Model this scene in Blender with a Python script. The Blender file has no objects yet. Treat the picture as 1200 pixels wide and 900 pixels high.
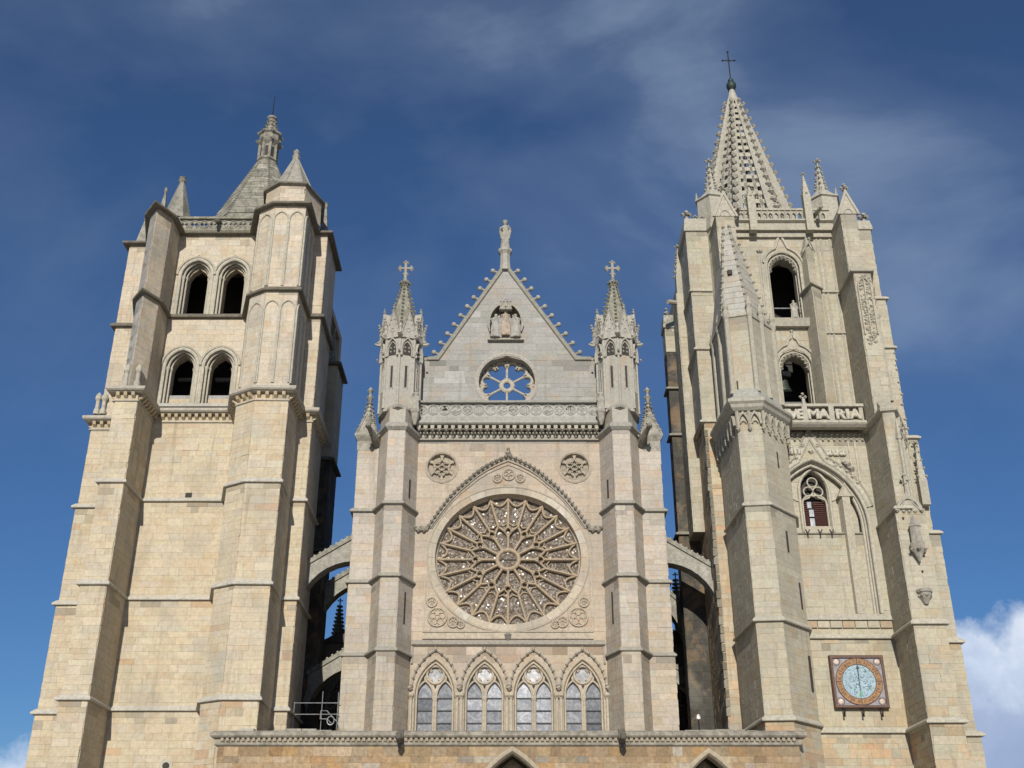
import bpy, math, random
from mathutils import Vector
R = math.radians
random.seed(11)
scene = bpy.context.scene
COL = scene.collection

# ------------------------------------------------------------------ camera
PITCH = 25.7
FPX = 1310.0
CAMP = (0.2, 0.0, 1.7)
cd = bpy.data.cameras.new('camera')
cam = bpy.data.objects.new('camera', cd)
COL.objects.link(cam)
cam.location = CAMP
cam.rotation_euler = (R(90 + PITCH), 0, 0)
cd.sensor_width = 36
cd.lens = FPX / 1200 * 36
cd.clip_end = 4000
scene.camera = cam

# ------------------------------------------------------------------ light
SUN_EL, SUN_AZ = 24.0, -3.0          # azimuth: degrees left of the line straight behind the camera
sv = Vector((math.sin(R(SUN_AZ)) * math.cos(R(SUN_EL)), -math.cos(R(SUN_AZ)) * math.cos(R(SUN_EL)), math.sin(R(SUN_EL))))
sd = bpy.data.lights.new('sun', 'SUN')
sd.energy = 4.8
sd.angle = R(0.53)
sd.color = (1.0, 0.935, 0.83)
so = bpy.data.objects.new('sun', sd)
COL.objects.link(so)
so.rotation_euler = (-sv).to_track_quat('-Z', 'Y').to_euler()

w = bpy.data.worlds.new('World')
scene.world = w
w.use_nodes = True
nt = w.node_tree
for n in list(nt.nodes):
    nt.nodes.remove(n)
def N(t, typ, **kw):
    n = t.nodes.new(typ)
    for k, v in kw.items():
        if k.startswith('i_'):
            key = k[2:]
            key = int(key) if key.isdigit() else key
            n.inputs[key].default_value = v
        else:
            setattr(n, k, v)
    return n
def L(t, a, b):
    t.links.new(a, b)
def ramp(t, pts, fac=None, interp='LINEAR'):
    n = t.nodes.new('ShaderNodeValToRGB')
    n.color_ramp.interpolation = interp
    el = n.color_ramp.elements
    while len(el) < len(pts):
        el.new(0.5)
    for e, (p, c) in zip(el, pts):
        e.position = p
        e.color = (c, c, c, 1) if isinstance(c, (int, float)) else (*c, 1)
    if fac is not None:
        L(t, fac, n.inputs[0])
    return n
sky = N(nt, 'ShaderNodeTexSky', sky_type='NISHITA', sun_disc=False)
sky.sun_elevation = R(SUN_EL)
sky.sun_rotation = math.atan2(sv.x, sv.y)
sky.altitude = 0
sky.air_density = 1.0
sky.dust_density = 0.3
sky.ozone_density = 9.0
SKY_STR = 0.074
tc = N(nt, 'ShaderNodeTexCoord')
sep = N(nt, 'ShaderNodeSeparateXYZ'); L(nt, tc.outputs['Generated'], sep.inputs[0])
# cirrus: thin veils stretched along one slanting direction
mp = N(nt, 'ShaderNodeMapping'); mp.inputs['Rotation'].default_value = (0.2, 0.5, 0.35); mp.inputs['Scale'].default_value = (1.5, 3.2, 2.2); mp.inputs['Location'].default_value = (4.1, 1.1, 0.6)
L(nt, tc.outputs['Generated'], mp.inputs[0])
n1 = N(nt, 'ShaderNodeTexNoise', i_Scale=1.5, i_Detail=7.0, i_Roughness=0.52, i_Distortion=0.35); L(nt, mp.outputs[0], n1.inputs['Vector'])
r1 = ramp(nt, [(0.42, 0.04), (0.56, 0.26), (0.70, 1.0)], n1.outputs[0])
elev = ramp(nt, [(0.22, 0.10), (0.66, 1.0)], sep.outputs['Z'])
m1 = N(nt, 'ShaderNodeMath', operation='MULTIPLY'); L(nt, r1.outputs[0], m1.inputs[0]); L(nt, elev.outputs[0], m1.inputs[1])
m1b = N(nt, 'ShaderNodeMath', operation='MULTIPLY', i_1=0.60); L(nt, m1.outputs[0], m1b.inputs[0])
# the grey-white veil is a real part of this sky and goes all the way round
mixc = N(nt, 'ShaderNodeMix', data_type='RGBA'); mixc.inputs['B'].default_value = (4.7, 5.9, 7.8, 1)
L(nt, m1b.outputs[0], mixc.inputs['Factor']); L(nt, sky.outputs[0], mixc.inputs['A'])
# low cumulus: a bank all round the horizon whose top rises and falls
nb = N(nt, 'ShaderNodeTexNoise', i_Scale=2.3, i_Detail=1.0); 
mpb = N(nt, 'ShaderNodeMapping'); mpb.inputs['Scale'].default_value = (1, 1, 0.0); mpb.inputs['Location'].default_value = (0.0, 0.0, 0.0)
L(nt, tc.outputs['Generated'], mpb.inputs[0]); L(nt, mpb.outputs[0], nb.inputs['Vector'])
nd = N(nt, 'ShaderNodeTexNoise', i_Scale=11.0, i_Detail=8.0, i_Roughness=0.58); L(nt, tc.outputs['Generated'], nd.inputs['Vector'])
bx_ = N(nt, 'ShaderNodeMath', operation='MULTIPLY_ADD', i_1=0.13, i_2=0.118); L(nt, sep.outputs['X'], bx_.inputs[0])     # the bank stands higher to the south
bt = N(nt, 'ShaderNodeMath', operation='MULTIPLY_ADD', i_1=0.11); L(nt, nd.outputs[0], bt.inputs[0]); L(nt, bx_.outputs[0], bt.inputs[2])
bt2 = N(nt, 'ShaderNodeMath', operation='SUBTRACT'); L(nt, bt.outputs[0], bt2.inputs[0]); L(nt, sep.outputs['Z'], bt2.inputs[1])
rb = ramp(nt, [(0.0, 0.0), (0.016, 0.85), (0.06, 1.0)], bt2.outputs[0])
nc = N(nt, 'ShaderNodeTexNoise', i_Scale=7.0, i_Detail=6.0, i_Roughness=0.6); L(nt, tc.outputs['Generated'], nc.inputs['Vector'])
nl = N(nt, 'ShaderNodeMath', operation='MULTIPLY_ADD', i_1=-3.6); L(nt, bt2.outputs[0], nl.inputs[0]); L(nt, nc.outputs[0], nl.inputs[2])
rc = ramp(nt, [(0.08, (4.2, 5.4, 8.2)), (0.28, (5.2, 6.4, 9.0)), (0.42, (8.4, 9.6, 11.6)), (0.54, (12.2, 12.6, 13.4))], nl.outputs[0])
mixd = N(nt, 'ShaderNodeMix', data_type='RGBA')
L(nt, rb.outputs[0], mixd.inputs['Factor']); L(nt, mixc.outputs['Result'], mixd.inputs['A']); L(nt, rc.outputs[0], mixd.inputs['B'])
bg = N(nt, 'ShaderNodeBackground', i_Strength=SKY_STR)
L(nt, mixd.outputs['Result'], bg.inputs['Color'])
wo = N(nt, 'ShaderNodeOutputWorld'); L(nt, bg.outputs[0], wo.inputs['Surface'])

vs = scene.view_settings
vs.view_transform = 'Standard'
vs.look = 'None'
vs.exposure = 0.05
vs.gamma = 1.0
vs.use_curve_mapping = False
scene.cycles.max_bounces = 6
scene.cycles.diffuse_bounces = 3
scene.cycles.use_denoising = True

# ------------------------------------------------------------------ materials
def newmat(name):
    m = bpy.data.materials.new(name); m.use_nodes = True
    t = m.node_tree
    return m, t, t.nodes['Principled BSDF']
def stone_mat(name, dirt=0.35, lichen=0.0, grain=0.22, patch=(0.235, 0.225, 0.195), warm=0.0):
    m, t, b = newmat(name)
    at_ = N(t, 'ShaderNodeAttribute', attribute_name='tint')
    g = N(t, 'ShaderNodeNewGeometry')
    big = N(t, 'ShaderNodeTexNoise', i_Scale=0.33, i_Detail=5.0, i_Roughness=0.6); L(t, g.outputs['Position'], big.inputs['Vector'])
    fine = N(t, 'ShaderNodeTexNoise', i_Scale=5.5, i_Detail=6.0, i_Roughness=0.65); L(t, g.outputs['Position'], fine.inputs['Vector'])
    mpp = N(t, 'ShaderNodeMapping'); mpp.inputs['Scale'].default_value = (2.6, 2.6, 0.16); L(t, g.outputs['Position'], mpp.inputs[0])
    streak = N(t, 'ShaderNodeTexNoise', i_Scale=1.0, i_Detail=6.0, i_Roughness=0.6); L(t, mpp.outputs[0], streak.inputs['Vector'])
    rf = ramp(t, [(0.25, 1.0 - grain), (0.75, 1.0 + grain * 0.5)], fine.outputs[0])
    mul = N(t, 'ShaderNodeMix', data_type='RGBA', blend_type='MULTIPLY', i_0=1.0)
    L(t, at_.outputs['Color'], mul.inputs['A']); L(t, rf.outputs[0], mul.inputs['B'])
    # grey weathering in irregular patches
    rbg = ramp(t, [(0.50, 0.0), (0.60, dirt * 0.6), (0.72, dirt)], big.outputs[0])
    mg = N(t, 'ShaderNodeMix', data_type='RGBA'); mg.inputs['B'].default_value = (*patch, 1)
    L(t, rbg.outputs[0], mg.inputs['Factor']); L(t, mul.outputs['Result'], mg.inputs['A'])
    # rain streaks
    rs = ramp(t, [(0.56, 0.0), (0.64, dirt * 0.45), (0.76, dirt)], streak.outputs[0])
    ms = N(t, 'ShaderNodeMix', data_type='RGBA'); ms.inputs['B'].default_value = (0.17, 0.15, 0.12, 1)
    L(t, rs.outputs[0], ms.inputs['Factor']); L(t, mg.outputs['Result'], ms.inputs['A'])
    # warm iron-brown staining in irregular blotches that ignore the joints
    wn = N(t, 'ShaderNodeTexNoise', i_Scale=0.75, i_Detail=7.0, i_Roughness=0.68, i_Distortion=0.6); L(t, g.outputs['Position'], wn.inputs['Vector'])
    rw = ramp(t, [(0.52, 0.0), (0.60, warm * 0.55), (0.74, warm)], wn.outputs[0])
    mw = N(t, 'ShaderNodeMix', data_type='RGBA'); mw.inputs['B'].default_value = (0.36, 0.235, 0.125, 1)
    L(t, rw.outputs[0], mw.inputs['Factor']); L(t, ms.outputs['Result'], mw.inputs['A'])
    ms = mw
    last = ms
    if lichen:
        ln = N(t, 'ShaderNodeTexNoise', i_Scale=2.2, i_Detail=7.0, i_Roughness=0.7); L(t, g.outputs['Position'], ln.inputs['Vector'])
        rl = ramp(t, [(0.42, 0.0), (0.62, lichen)], ln.outputs[0])
        ml = N(t, 'ShaderNodeMix', data_type='RGBA'); ml.inputs['B'].default_value = (0.085, 0.082, 0.062, 1)
        L(t, rl.outputs[0], ml.inputs['Factor']); L(t, ms.outputs['Result'], ml.inputs['A'])
        last = ml
    L(t, last.outputs['Result'], b.inputs['Base Color'])
    b.inputs['Roughness'].default_value = 0.92
    b.inputs['Specular IOR Level'].default_value = 0.2
    bp = N(t, 'ShaderNodeBump', i_Strength=0.5, i_Distance=0.03); L(t, fine.outputs[0], bp.inputs['Height']); L(t, bp.outputs[0], b.inputs['Normal'])
    return m
STONE = stone_mat('ashlar_stone', dirt=0.46, warm=0.42)
CARVED = stone_mat('carved_stone', dirt=0.4, grain=0.35)
WEATH = stone_mat('weathered_stone', dirt=0.3, lichen=0.62, grain=0.35)
STAINED = stone_mat('stained_old_stone', dirt=0.5, lichen=0.28, grain=0.4)
PORCHSTONE = stone_mat('brown_porch_stone', dirt=0.6, lichen=0.10, grain=0.4, patch=(0.19, 0.135, 0.08))
def plain(name, col, rough=0.7, metal=0.0, noise=0.25, scale=6.0):
    m, t, b = newmat(name)
    g = N(t, 'ShaderNodeNewGeometry')
    n = N(t, 'ShaderNodeTexNoise', i_Scale=scale, i_Detail=5.0); L(t, g.outputs['Position'], n.inputs['Vector'])
    lo = tuple(c * (1 - noise) for c in col); hi = tuple(c * (1 + noise) for c in col)
    r = ramp(t, [(0.3, lo), (0.7, hi)], n.outputs[0])
    L(t, r.outputs[0], b.inputs['Base Color'])
    b.inputs['Roughness'].default_value = rough; b.inputs['Metallic'].default_value = metal
    return m
DARK = plain('dark_hollow', (0.03, 0.026, 0.022), 0.8)  # near-black fill painting the darkness inside openings and holes
SOOT = plain('old_dark_mortar', (0.13, 0.115, 0.09), 0.95)
IRON = plain('wrought_iron', (0.03, 0.03, 0.03), 0.55, 0.7)
GALV = plain('galvanised_steel', (0.36, 0.37, 0.38), 0.4, 0.5)
BRONZE = plain('green_bronze', (0.075, 0.09, 0.075), 0.5, 0.6)
GREEN = plain('verdigris_copper', (0.022, 0.04, 0.034), 0.6, 0.3)
WOODRED = plain('red_brown_shutter_paint', (0.085, 0.036, 0.030), 0.7)
GREYBOARD = plain('grey_board', (0.30, 0.31, 0.32), 0.7)
GILT = plain('gilded_clock_ring', (0.235, 0.125, 0.05), 0.6, 0.1, 0.4, 9)
CFRAME = plain('clock_frame_wood', (0.085, 0.042, 0.028), 0.6)
CPANEL = plain('clock_panel_lilac', (0.225, 0.22, 0.235), 0.7, 0, .3, 5)
CDIAL = plain('clock_dial_blue', (0.245, 0.345, 0.41), 0.6, 0, 0.22, 7)
CPINK = plain('clock_corner_ivory', (0.50, 0.40, 0.34), 0.6)
CLINE = plain('clock_paint_dark', (0.03, 0.035, 0.05), 0.6)
CGREEN = plain('clock_paint_green', (0.10, 0.28, 0.17), 0.6)
PAVE = plain('plaza_paving', (0.42, 0.385, 0.335), 0.9, 0, 0.25, 0.8)
ROOF = plain('roof_tiles_dark', (0.11, 0.095, 0.085), 0.9, 0, 0.3, 3)
WHITE = plain('white_lamp_housing', (0.75, 0.75, 0.73), 0.5)
def wob(t, b, g, v, k):
    # every small quarry of the leading sits at its own slight angle
    s1 = N(t, 'ShaderNodeVectorMath', operation='SUBTRACT'); s1.inputs[1].default_value = (.5, .5, .5); L(t, v.outputs['Color'], s1.inputs[0])
    s2 = N(t, 'ShaderNodeVectorMath', operation='SCALE'); s2.inputs['Scale'].default_value = k; L(t, s1.outputs[0], s2.inputs[0])
    s3 = N(t, 'ShaderNodeVectorMath', operation='ADD'); L(t, g.outputs['Normal'], s3.inputs[0]); L(t, s2.outputs[0], s3.inputs[1])
    s4 = N(t, 'ShaderNodeVectorMath', operation='NORMALIZE'); L(t, s3.outputs[0], s4.inputs[0]); L(t, s4.outputs[0], b.inputs['Normal'])
def glass_rose():
    m, t, b = newmat('leaded_rose_glass')
    g = N(t, 'ShaderNodeNewGeometry')
    v = N(t, 'ShaderNodeTexVoronoi', i_Scale=11.0); L(t, g.outputs['Position'], v.inputs['Vector'])
    sp = N(t, 'ShaderNodeSeparateColor'); L(t, v.outputs['Color'], sp.inputs[0])
    r = ramp(t, [(0.0, (0.12, 0.095, 0.072)), (0.35, (0.18, 0.147, 0.113)), (0.65, (0.225, 0.188, 0.15)), (0.82, (0.29, 0.262, 0.232)), (0.95, (0.34, 0.33, 0.32))], sp.outputs[0], 'CONSTANT')  # palest cells paint sparkles of reflected light into the glass colour
    e = N(t, 'ShaderNodeTexVoronoi', feature='DISTANCE_TO_EDGE', i_Scale=11.0); L(t, g.outputs['Position'], e.inputs['Vector'])
    re = ramp(t, [(0.03, 0.4), (0.09, 1.0)], e.outputs[0])
    mul = N(t, 'ShaderNodeMix', data_type='RGBA', blend_type='MULTIPLY', i_0=1.0)
    L(t, r.outputs[0], mul.inputs['A']); L(t, re.outputs[0], mul.inputs['B'])
    L(t, mul.outputs['Result'], b.inputs['Base Color'])
    wob(t, b, g, v, 0.62)
    b.inputs['Roughness'].default_value = 0.22; b.inputs['Specular IOR Level'].default_value = 0.17
    return m
def glass_gallery():
    m, t, b = newmat('cloud_sheen_window_glass')
    g = N(t, 'ShaderNodeNewGeometry'); a = N(t, 'ShaderNodeAttribute', attribute_name='tint')
    n = N(t, 'ShaderNodeTexNoise', i_Scale=3.4, i_Detail=4.0, i_Roughness=0.6, i_Distortion=1.2); L(t, g.outputs['Position'], n.inputs['Vector'])
    v = N(t, 'ShaderNodeTexVoronoi', i_Scale=5.0); L(t, g.outputs['Position'], v.inputs['Vector'])
    ad = N(t, 'ShaderNodeMath', operation='MULTIPLY_ADD', i_1=0.16); L(t, v.outputs['Distance'], ad.inputs[0]); L(t, n.outputs[0], ad.inputs[2])
    r = ramp(t, [(0.42, (0.78, 0.80, 0.84)), (0.58, (1.0, 1.0, 1.0)), (0.72, (1.4, 1.4, 1.38))], ad.outputs[0])  # mottled tones paint a cloudy sky reflection into the glass
    mul = N(t, 'ShaderNodeMix', data_type='RGBA', blend_type='MULTIPLY', i_0=1.0)
    L(t, a.outputs['Color'], mul.inputs['A']); L(t, r.outputs[0], mul.inputs['B'])
    L(t, mul.outputs['Result'], b.inputs['Base Color'])
    wob(t, b, g, v, 0.05)
    b.inputs['Roughness'].default_value = 0.06
    b.inputs['Specular IOR Level'].default_value = 0.5
    return m
ROSEGLASS = glass_rose()
GALGLASS = glass_gallery()

# ------------------------------------------------------------------ colours of single stones
def jit(c, s=0.034, h=0.009):
    k = 1 + random.gauss(0, s)
    return tuple(max(0.02, min(0.62, x * k * (1 + random.gauss(0, h)))) for x in c)
def pick(pal):
    x = random.random() * sum(p[0] for p in pal)
    for wgt, c in pal:
        x -= wgt
        if x <= 0:
            return c
    return pal[-1][1]
WARM = [(8, (0.466, 0.403, 0.291)), (4, (0.455, 0.391, 0.283)), (4, (0.472, 0.414, 0.311)), (1.6, (0.455, 0.378, 0.266)), (0.28, (0.439, 0.32, 0.214)), (2.5, (0.448, 0.403, 0.313))]
WARMLIGHT = [(6, (0.481, 0.422, 0.328)), (3, (0.476, 0.411, 0.309)), (3, (0.47, 0.425, 0.345)), (0.32, (0.458, 0.367, 0.259))]
CREAM = [(6, (0.39, 0.364, 0.285)), (4, (0.395, 0.369, 0.294)), (3, (0.381, 0.354, 0.277)), (0.96, (0.379, 0.343, 0.255))]
CREAMMIX = [(5, (0.401, 0.366, 0.275)), (3, (0.393, 0.353, 0.26)), (0.96, (0.396, 0.325, 0.219)), (2, (0.385, 0.358, 0.282))]
OCHRE = [(4, (.435, .345, .23)), (1.3, (.44, .295, .18)), (3, (.42, .365, .265)), (2, (.38, .295, .20))]
GREY = [(5, (0.307, 0.302, 0.280)), (4, (0.294, 0.291, 0.271)), (2, (0.323, 0.316, 0.291)), (.8, (0.361, 0.357, 0.339))]
PINKISH = [(6, (0.409, 0.348, 0.277)), (4, (0.403, 0.34, 0.267)), (3, (0.414, 0.355, 0.288)), (0.72, (0.385, 0.297, 0.217))]
PIER = [(5, (0.42, 0.38, 0.329)), (3, (0.411, 0.375, 0.326)), (2, (0.431, 0.386, 0.326)), (0.56, (0.452, 0.376, 0.291))]
PIERLOW = [(4, (0.41, 0.364, 0.296)), (3, (0.418, 0.366, 0.288)), (1.4, (0.393, 0.333, 0.252)), (2, (0.407, 0.372, 0.315))]
BROWN = [(4, (0.372, 0.271, 0.161)), (3, (0.335, 0.237, 0.140)), (2, (0.400, 0.309, 0.208)), (1.2, (0.391, 0.252, 0.125)), (1, (0.372, 0.328, 0.265))]
ROUGH = [(4, (.22, .20, .155)), (3, (.26, .235, .185)), (2, (.18, .165, .125)), (2, (.30, .275, .23))]
SHADE = [(1, (.07, .067, .058)), (1, (.06, .057, .05))]  # near-black stone: shadow of the side gaps put into the colour
T_CREAM = (.385, .355, .28); T_WARM = (.44, .37, .27); T_GREY = (.30, .295, .265); T_PINK = (.425, .355, .27)
T_PIER = (.37, .345, .30); T_DARK = (.17, .155, .125); T_PALE = (.42, .395, .325); T_BROWN = (.33, .25, .15)

# ------------------------------------------------------------------ mesh builder
class MB:
    def __init__(s, tint=(.4, .36, .28)):
        s.v = []; s.f = []; s.c = []; s.t = tint
    def face(s, pts, tint=None):
        i = len(s.v); s.v.extend(pts); s.f.append(tuple(range(i, i + len(pts)))); s.c.append(tint or s.t)
    def idx(s, pts, faces, tint=None):
        i = len(s.v); s.v.extend(pts); t = tint or s.t
        for f in faces:
            s.f.append(tuple(i + k for k in f)); s.c.append(t)
    def box(s, x0, x1, y0, y1, z0, z1, tint=None):
        s.prism([(x0, y0), (x1, y0), (x1, y1), (x0, y1)], z0, z1, tint)
    def prism(s, poly, z0, z1, tint=None, top=None, cap=True):
        n = len(poly); top = top or poly
        a = [(x, y, z0) for x, y in poly]; b = [(x, y, z1) for x, y in top]
        fs = [(i, (i + 1) % n, n + (i + 1) % n, n + i) for i in range(n)]
        if cap:
            fs.append(tuple(range(n - 1, -1, -1))); fs.append(tuple(range(n, 2 * n)))
        s.idx(a + b, fs, tint)
    def cone(s, poly, z0, apex, tint=None):
        n = len(poly)
        s.idx([(x, y, z0) for x, y in poly] + [apex], [(i, (i + 1) % n, n) for i in range(n)], tint)
    def lathe(s, cx, cy, prof, n=12, rot=0.0, tint=None, sx=1.0, sy=1.0, fold=0.0, nf=7):
        pts = []
        for r, z in prof:
            for i in range(n):
                a = rot + 2 * math.pi * i / n
                rr = r * (1 + fold * math.sin(nf * a + z * 1.3))
                pts.append((cx + rr * sx * math.cos(a), cy + rr * sy * math.sin(a), z))
        fs = []
        for k in range(len(prof) - 1):
            for i in range(n):
                j = (i + 1) % n
                fs.append((k * n + i, k * n + j, (k + 1) * n + j, (k + 1) * n + i))
        fs.append(tuple(range(n - 1, -1, -1))); m = (len(prof) - 1) * n; fs.append(tuple(range(m, m + n)))
        s.idx(pts, fs, tint)
    def knob(s, p, r, tint=None, sx=1, sy=1, sz=1):
        x, y, z = p
        q = r * 0.72
        pts = [(x, y, z + r * sz), (x, y, z - r * sz)]
        for i in range(6):
            a = i * math.pi / 3
            pts.append((x + r * sx * math.cos(a), y + r * sy * math.sin(a), z + (0.25 if i % 2 else -0.25) * r * sz))
        fs = []
        for i in range(6):
            j = (i + 1) % 6
            fs.append((0, 2 + i, 2 + j)); fs.append((1, 2 + j, 2 + i))
        s.idx(pts, fs, tint)
    def ball(s, p, r, tint=None, n=8, m=5, sx=1, sy=1, sz=1):
        s.lathe(p[0], p[1], [(max(0.004, r * math.sin(math.pi * k / m)), p[2] - r * sz * math.cos(math.pi * k / m)) for k in range(m + 1)], n, 0, tint, sx, sy)
    def tube(s, pts, rad, n=6, tint=None, closed=False):
        """round bar along 3-D points; rad is a number or a list"""
        m = len(pts); P = [Vector(p) for p in pts]
        rs = rad if isinstance(rad, (list, tuple)) else [rad] * m
        out = []
        up = None
        for i in range(m):
            if closed:
                d = P[(i + 1) % m] - P[i - 1]
            else:
                d = P[min(i + 1, m - 1)] - P[max(i - 1, 0)]
            if d.length < 1e-9: d = Vector((0, 0, 1))
            d.normalize()
            if up is None:
                up = Vector((0, 1, 0)) if abs(d.y) < 0.8 else Vector((1, 0, 0))
            a = d.cross(up)
            if a.length < 1e-6: a = d.cross(Vector((1, 0, 0)))
            a.normalize(); b = d.cross(a); up = a.cross(d)
            for k in range(n):
                t = 2 * math.pi * (k + 0.5) / n
                q = P[i] + a * (rs[i] * math.cos(t)) + b * (rs[i] * math.sin(t))
                out.append((q.x, q.y, q.z))
        fs = []
        for i in range(m if closed else m - 1):
            i2 = (i + 1) % m
            for k in range(n):
                k2 = (k + 1) % n
                fs.append((i * n + k, i * n + k2, i2 * n + k2, i2 * n + k))
        if not closed:
            fs.append(tuple(range(n - 1, -1, -1))); fs.append(tuple(range((m - 1) * n, m * n)))
        s.idx(out, fs, tint)
    def build(s, name, mat, parent=None, smooth=False, label=None, kind=None, origin=None):
        if not s.v: return None
        me = bpy.data.meshes.new(name)
        wl = basepos(parent)
        o = origin or wl
        me.from_pydata([(x - o[0], y - o[1], z - o[2]) for x, y, z in s.v], [], s.f)
        at_ = me.attributes.new('tint', 'FLOAT_COLOR', 'CORNER')
        buf = []
        for f, c in zip(s.f, s.c):
            buf.extend((c[0], c[1], c[2], 1.0) * len(f))
        at_.data.foreach_set('color', buf)
        if smooth:
            me.polygons.foreach_set('use_smooth', [True] * len(me.polygons))
        me.materials.append(mat)
        ob = bpy.data.objects.new(name, me); COL.objects.link(ob)
        if parent is not None: ob.parent = parent
        ob.location = (o[0] - wl[0], o[1] - wl[1], o[2] - wl[2])
        if label: ob['label'] = label
        if kind: ob['kind'] = kind
        WORLD[ob.name] = o
        return ob
WORLD = {}
def basepos(o):
    return (0, 0, 0) if o is None else WORLD[o.name]
def thing(name, label, cat, loc, group=None):
    o = bpy.data.objects.new(name, None); COL.objects.link(o)
    o.location = loc; o['label'] = label; o['category'] = cat
    o.empty_display_size = 0.5
    if group: o['group'] = group
    WORLD[o.name] = tuple(loc)
    return o
def tag(o, label, cat, group=None):
    o['label'] = label; o['category'] = cat
    if group: o['group'] = group
    return o
def mesh_thing(mb, name, mat, label, cat, loc, group=None, smooth=False):
    o = mb.build(name, mat, None, smooth, origin=loc)
    return tag(o, label, cat, group)
def again(src, parent, at_, name=None):
    """another instance of a part, its origin put at a world point"""
    c = src.copy(); COL.objects.link(c); c.parent = parent
    b = basepos(parent)
    c.location = (at_[0] - b[0], at_[1] - b[1], at_[2] - b[2])
    WORLD[c.name] = tuple(at_)
    return c

# ------------------------------------------------------------------ wall frames, arches, sweeps
class Fr:
    """a vertical wall face: u along the wall from p0, v = height, d = out of the wall"""
    def __init__(s, p0, p1):
        s.o = p0; dx, dy = p1[0] - p0[0], p1[1] - p0[1]; s.L = math.hypot(dx, dy)
        s.u = (dx / s.L, dy / s.L); s.n = (s.u[1], -s.u[0])
    def P(s, u, v, d=0.0):
        return (s.o[0] + s.u[0] * u + s.n[0] * d, s.o[1] + s.u[1] * u + s.n[1] * d, v)
def front(Y):
    return Fr((0.0, Y), (1.0, Y))
def arch_R(hw, rise):
    return (hw * hw + rise * rise) / (2 * hw)
def arch_pts(cu, hw, vs_, rise, n=8):
    Rr = arch_R(hw, rise); cl = cu - hw + Rr
    a1 = math.atan2(rise, Rr - hw)
    left = [(cl - Rr * math.cos(a1 * i / n), vs_ + Rr * math.sin(a1 * i / n)) for i in range(n + 1)]
    return left + [(2 * cu - x, y) for x, y in reversed(left[:-1])]
def win_pts(cu, hw, v0, vs_, rise, n=8):
    return [(cu - hw, v0)] + arch_pts(cu, hw, vs_, rise, n) + [(cu + hw, v0)]
def arc(cu, cv, r, a0, a1, n=10, ry=None):
    ry = r if ry is None else ry
    return [(cu + r * math.cos(R(a0 + (a1 - a0) * i / n)), cv + ry * math.sin(R(a0 + (a1 - a0) * i / n))) for i in range(n + 1)]
class Hole:
    def __init__(s, kind, cu, *a):
        s.k = kind; s.cu = cu; s.a = a
        if kind == 'arch':
            s.hw, s.v0, s.vs, s.rise = a; s.v1 = s.vs + s.rise
        elif kind == 'ell':
            s.cv, s.rx, s.ry = a; s.v0 = s.cv - s.ry; s.v1 = s.cv + s.ry
        else:
            s.hw, s.v0, s.v1 = a
    def at(s, v):
        if s.k == 'arch':
            if v <= s.vs: h = s.hw
            else:
                Rr = arch_R(s.hw, s.rise); q = Rr * Rr - (v - s.vs) ** 2
                h = max(0.0, s.hw - Rr + math.sqrt(max(q, 0)))
        elif s.k == 'ell':
            h = s.rx * math.sqrt(max(0.0, 1 - ((v - s.cv) / s.ry) ** 2))
        else: h = s.hw
        return (s.cu - h, s.cu + h)
def strips(u0, u1, va, vb, region, holes):
    """free intervals of one course as quads (ua0, ua1, ub0, ub1): bottom and top ends"""
    if region:
        a0, a1 = region(va); b0, b1 = region(vb)
    else:
        a0, a1, b0, b1 = u0, u1, u0, u1
    cuts = []
    for h in holes:
        if h.v1 <= va + 1e-4 or h.v0 >= vb - 1e-4: continue
        x0, x1 = h.at(min(max(va, h.v0), h.v1)); y0, y1 = h.at(min(max(vb, h.v0), h.v1))
        cuts.append((x0, x1, y0, y1))
    cuts.sort()
    out = []; ca, cb = a0, b0
    for x0, x1, y0, y1 in cuts:
        if x0 > ca + .01 or y0 > cb + .01: out.append((ca, max(x0, ca), cb, max(y0, cb)))
        ca = max(ca, x1); cb = max(cb, y1)
    if a1 > ca + .01 or b1 > cb + .01: out.append((ca, max(a1, ca), cb, max(b1, cb)))
    return out
def levels(v0, v1, step, holes=()):
    br = sorted({v0, v1} | {x for h in holes for x in ((h.v0, h.v1, h.vs) if h.k == 'arch' else (h.v0, h.v1)) if v0 < x < v1})
    out = [v0]
    for a, b in zip(br, br[1:]):
        n = max(1, round((b - a) / step))
        out += [a + (b - a) * (i + 1) / n for i in range(n)]
    return out
def slabs(mb, fr, u0, u1, v0, v1, d0, d1, holes=(), region=None, step=0.3, tint=None):
    """solid masonry between depths d0 (back) and d1 (front), with openings left out"""
    lv = levels(v0, v1, step, holes)
    for va, vb in zip(lv, lv[1:]):
        for a0, a1, b0, b1 in strips(u0, u1, va, vb, region, holes):
            q = [fr.P(a0, va, d1), fr.P(a1, va, d1), fr.P(b1, vb, d1), fr.P(b0, vb, d1), fr.P(a0, va, d0), fr.P(a1, va, d0), fr.P(b1, vb, d0), fr.P(b0, vb, d0)]
            mb.idx(q, [(0, 1, 2, 3), (5, 4, 7, 6), (1, 5, 6, 2), (4, 0, 3, 7), (3, 2, 6, 7), (1, 0, 4, 5)], tint)
def proj(p):
    x, y, z = p[0] - CAMP[0], p[1] - CAMP[1], p[2] - CAMP[2]
    c, s_ = math.cos(R(PITCH)), math.sin(R(PITCH))
    wd = y * c + z * s_; v = z * c - y * s_
    return (600 + FPX * x / wd, 450 - FPX * v / wd)
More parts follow.
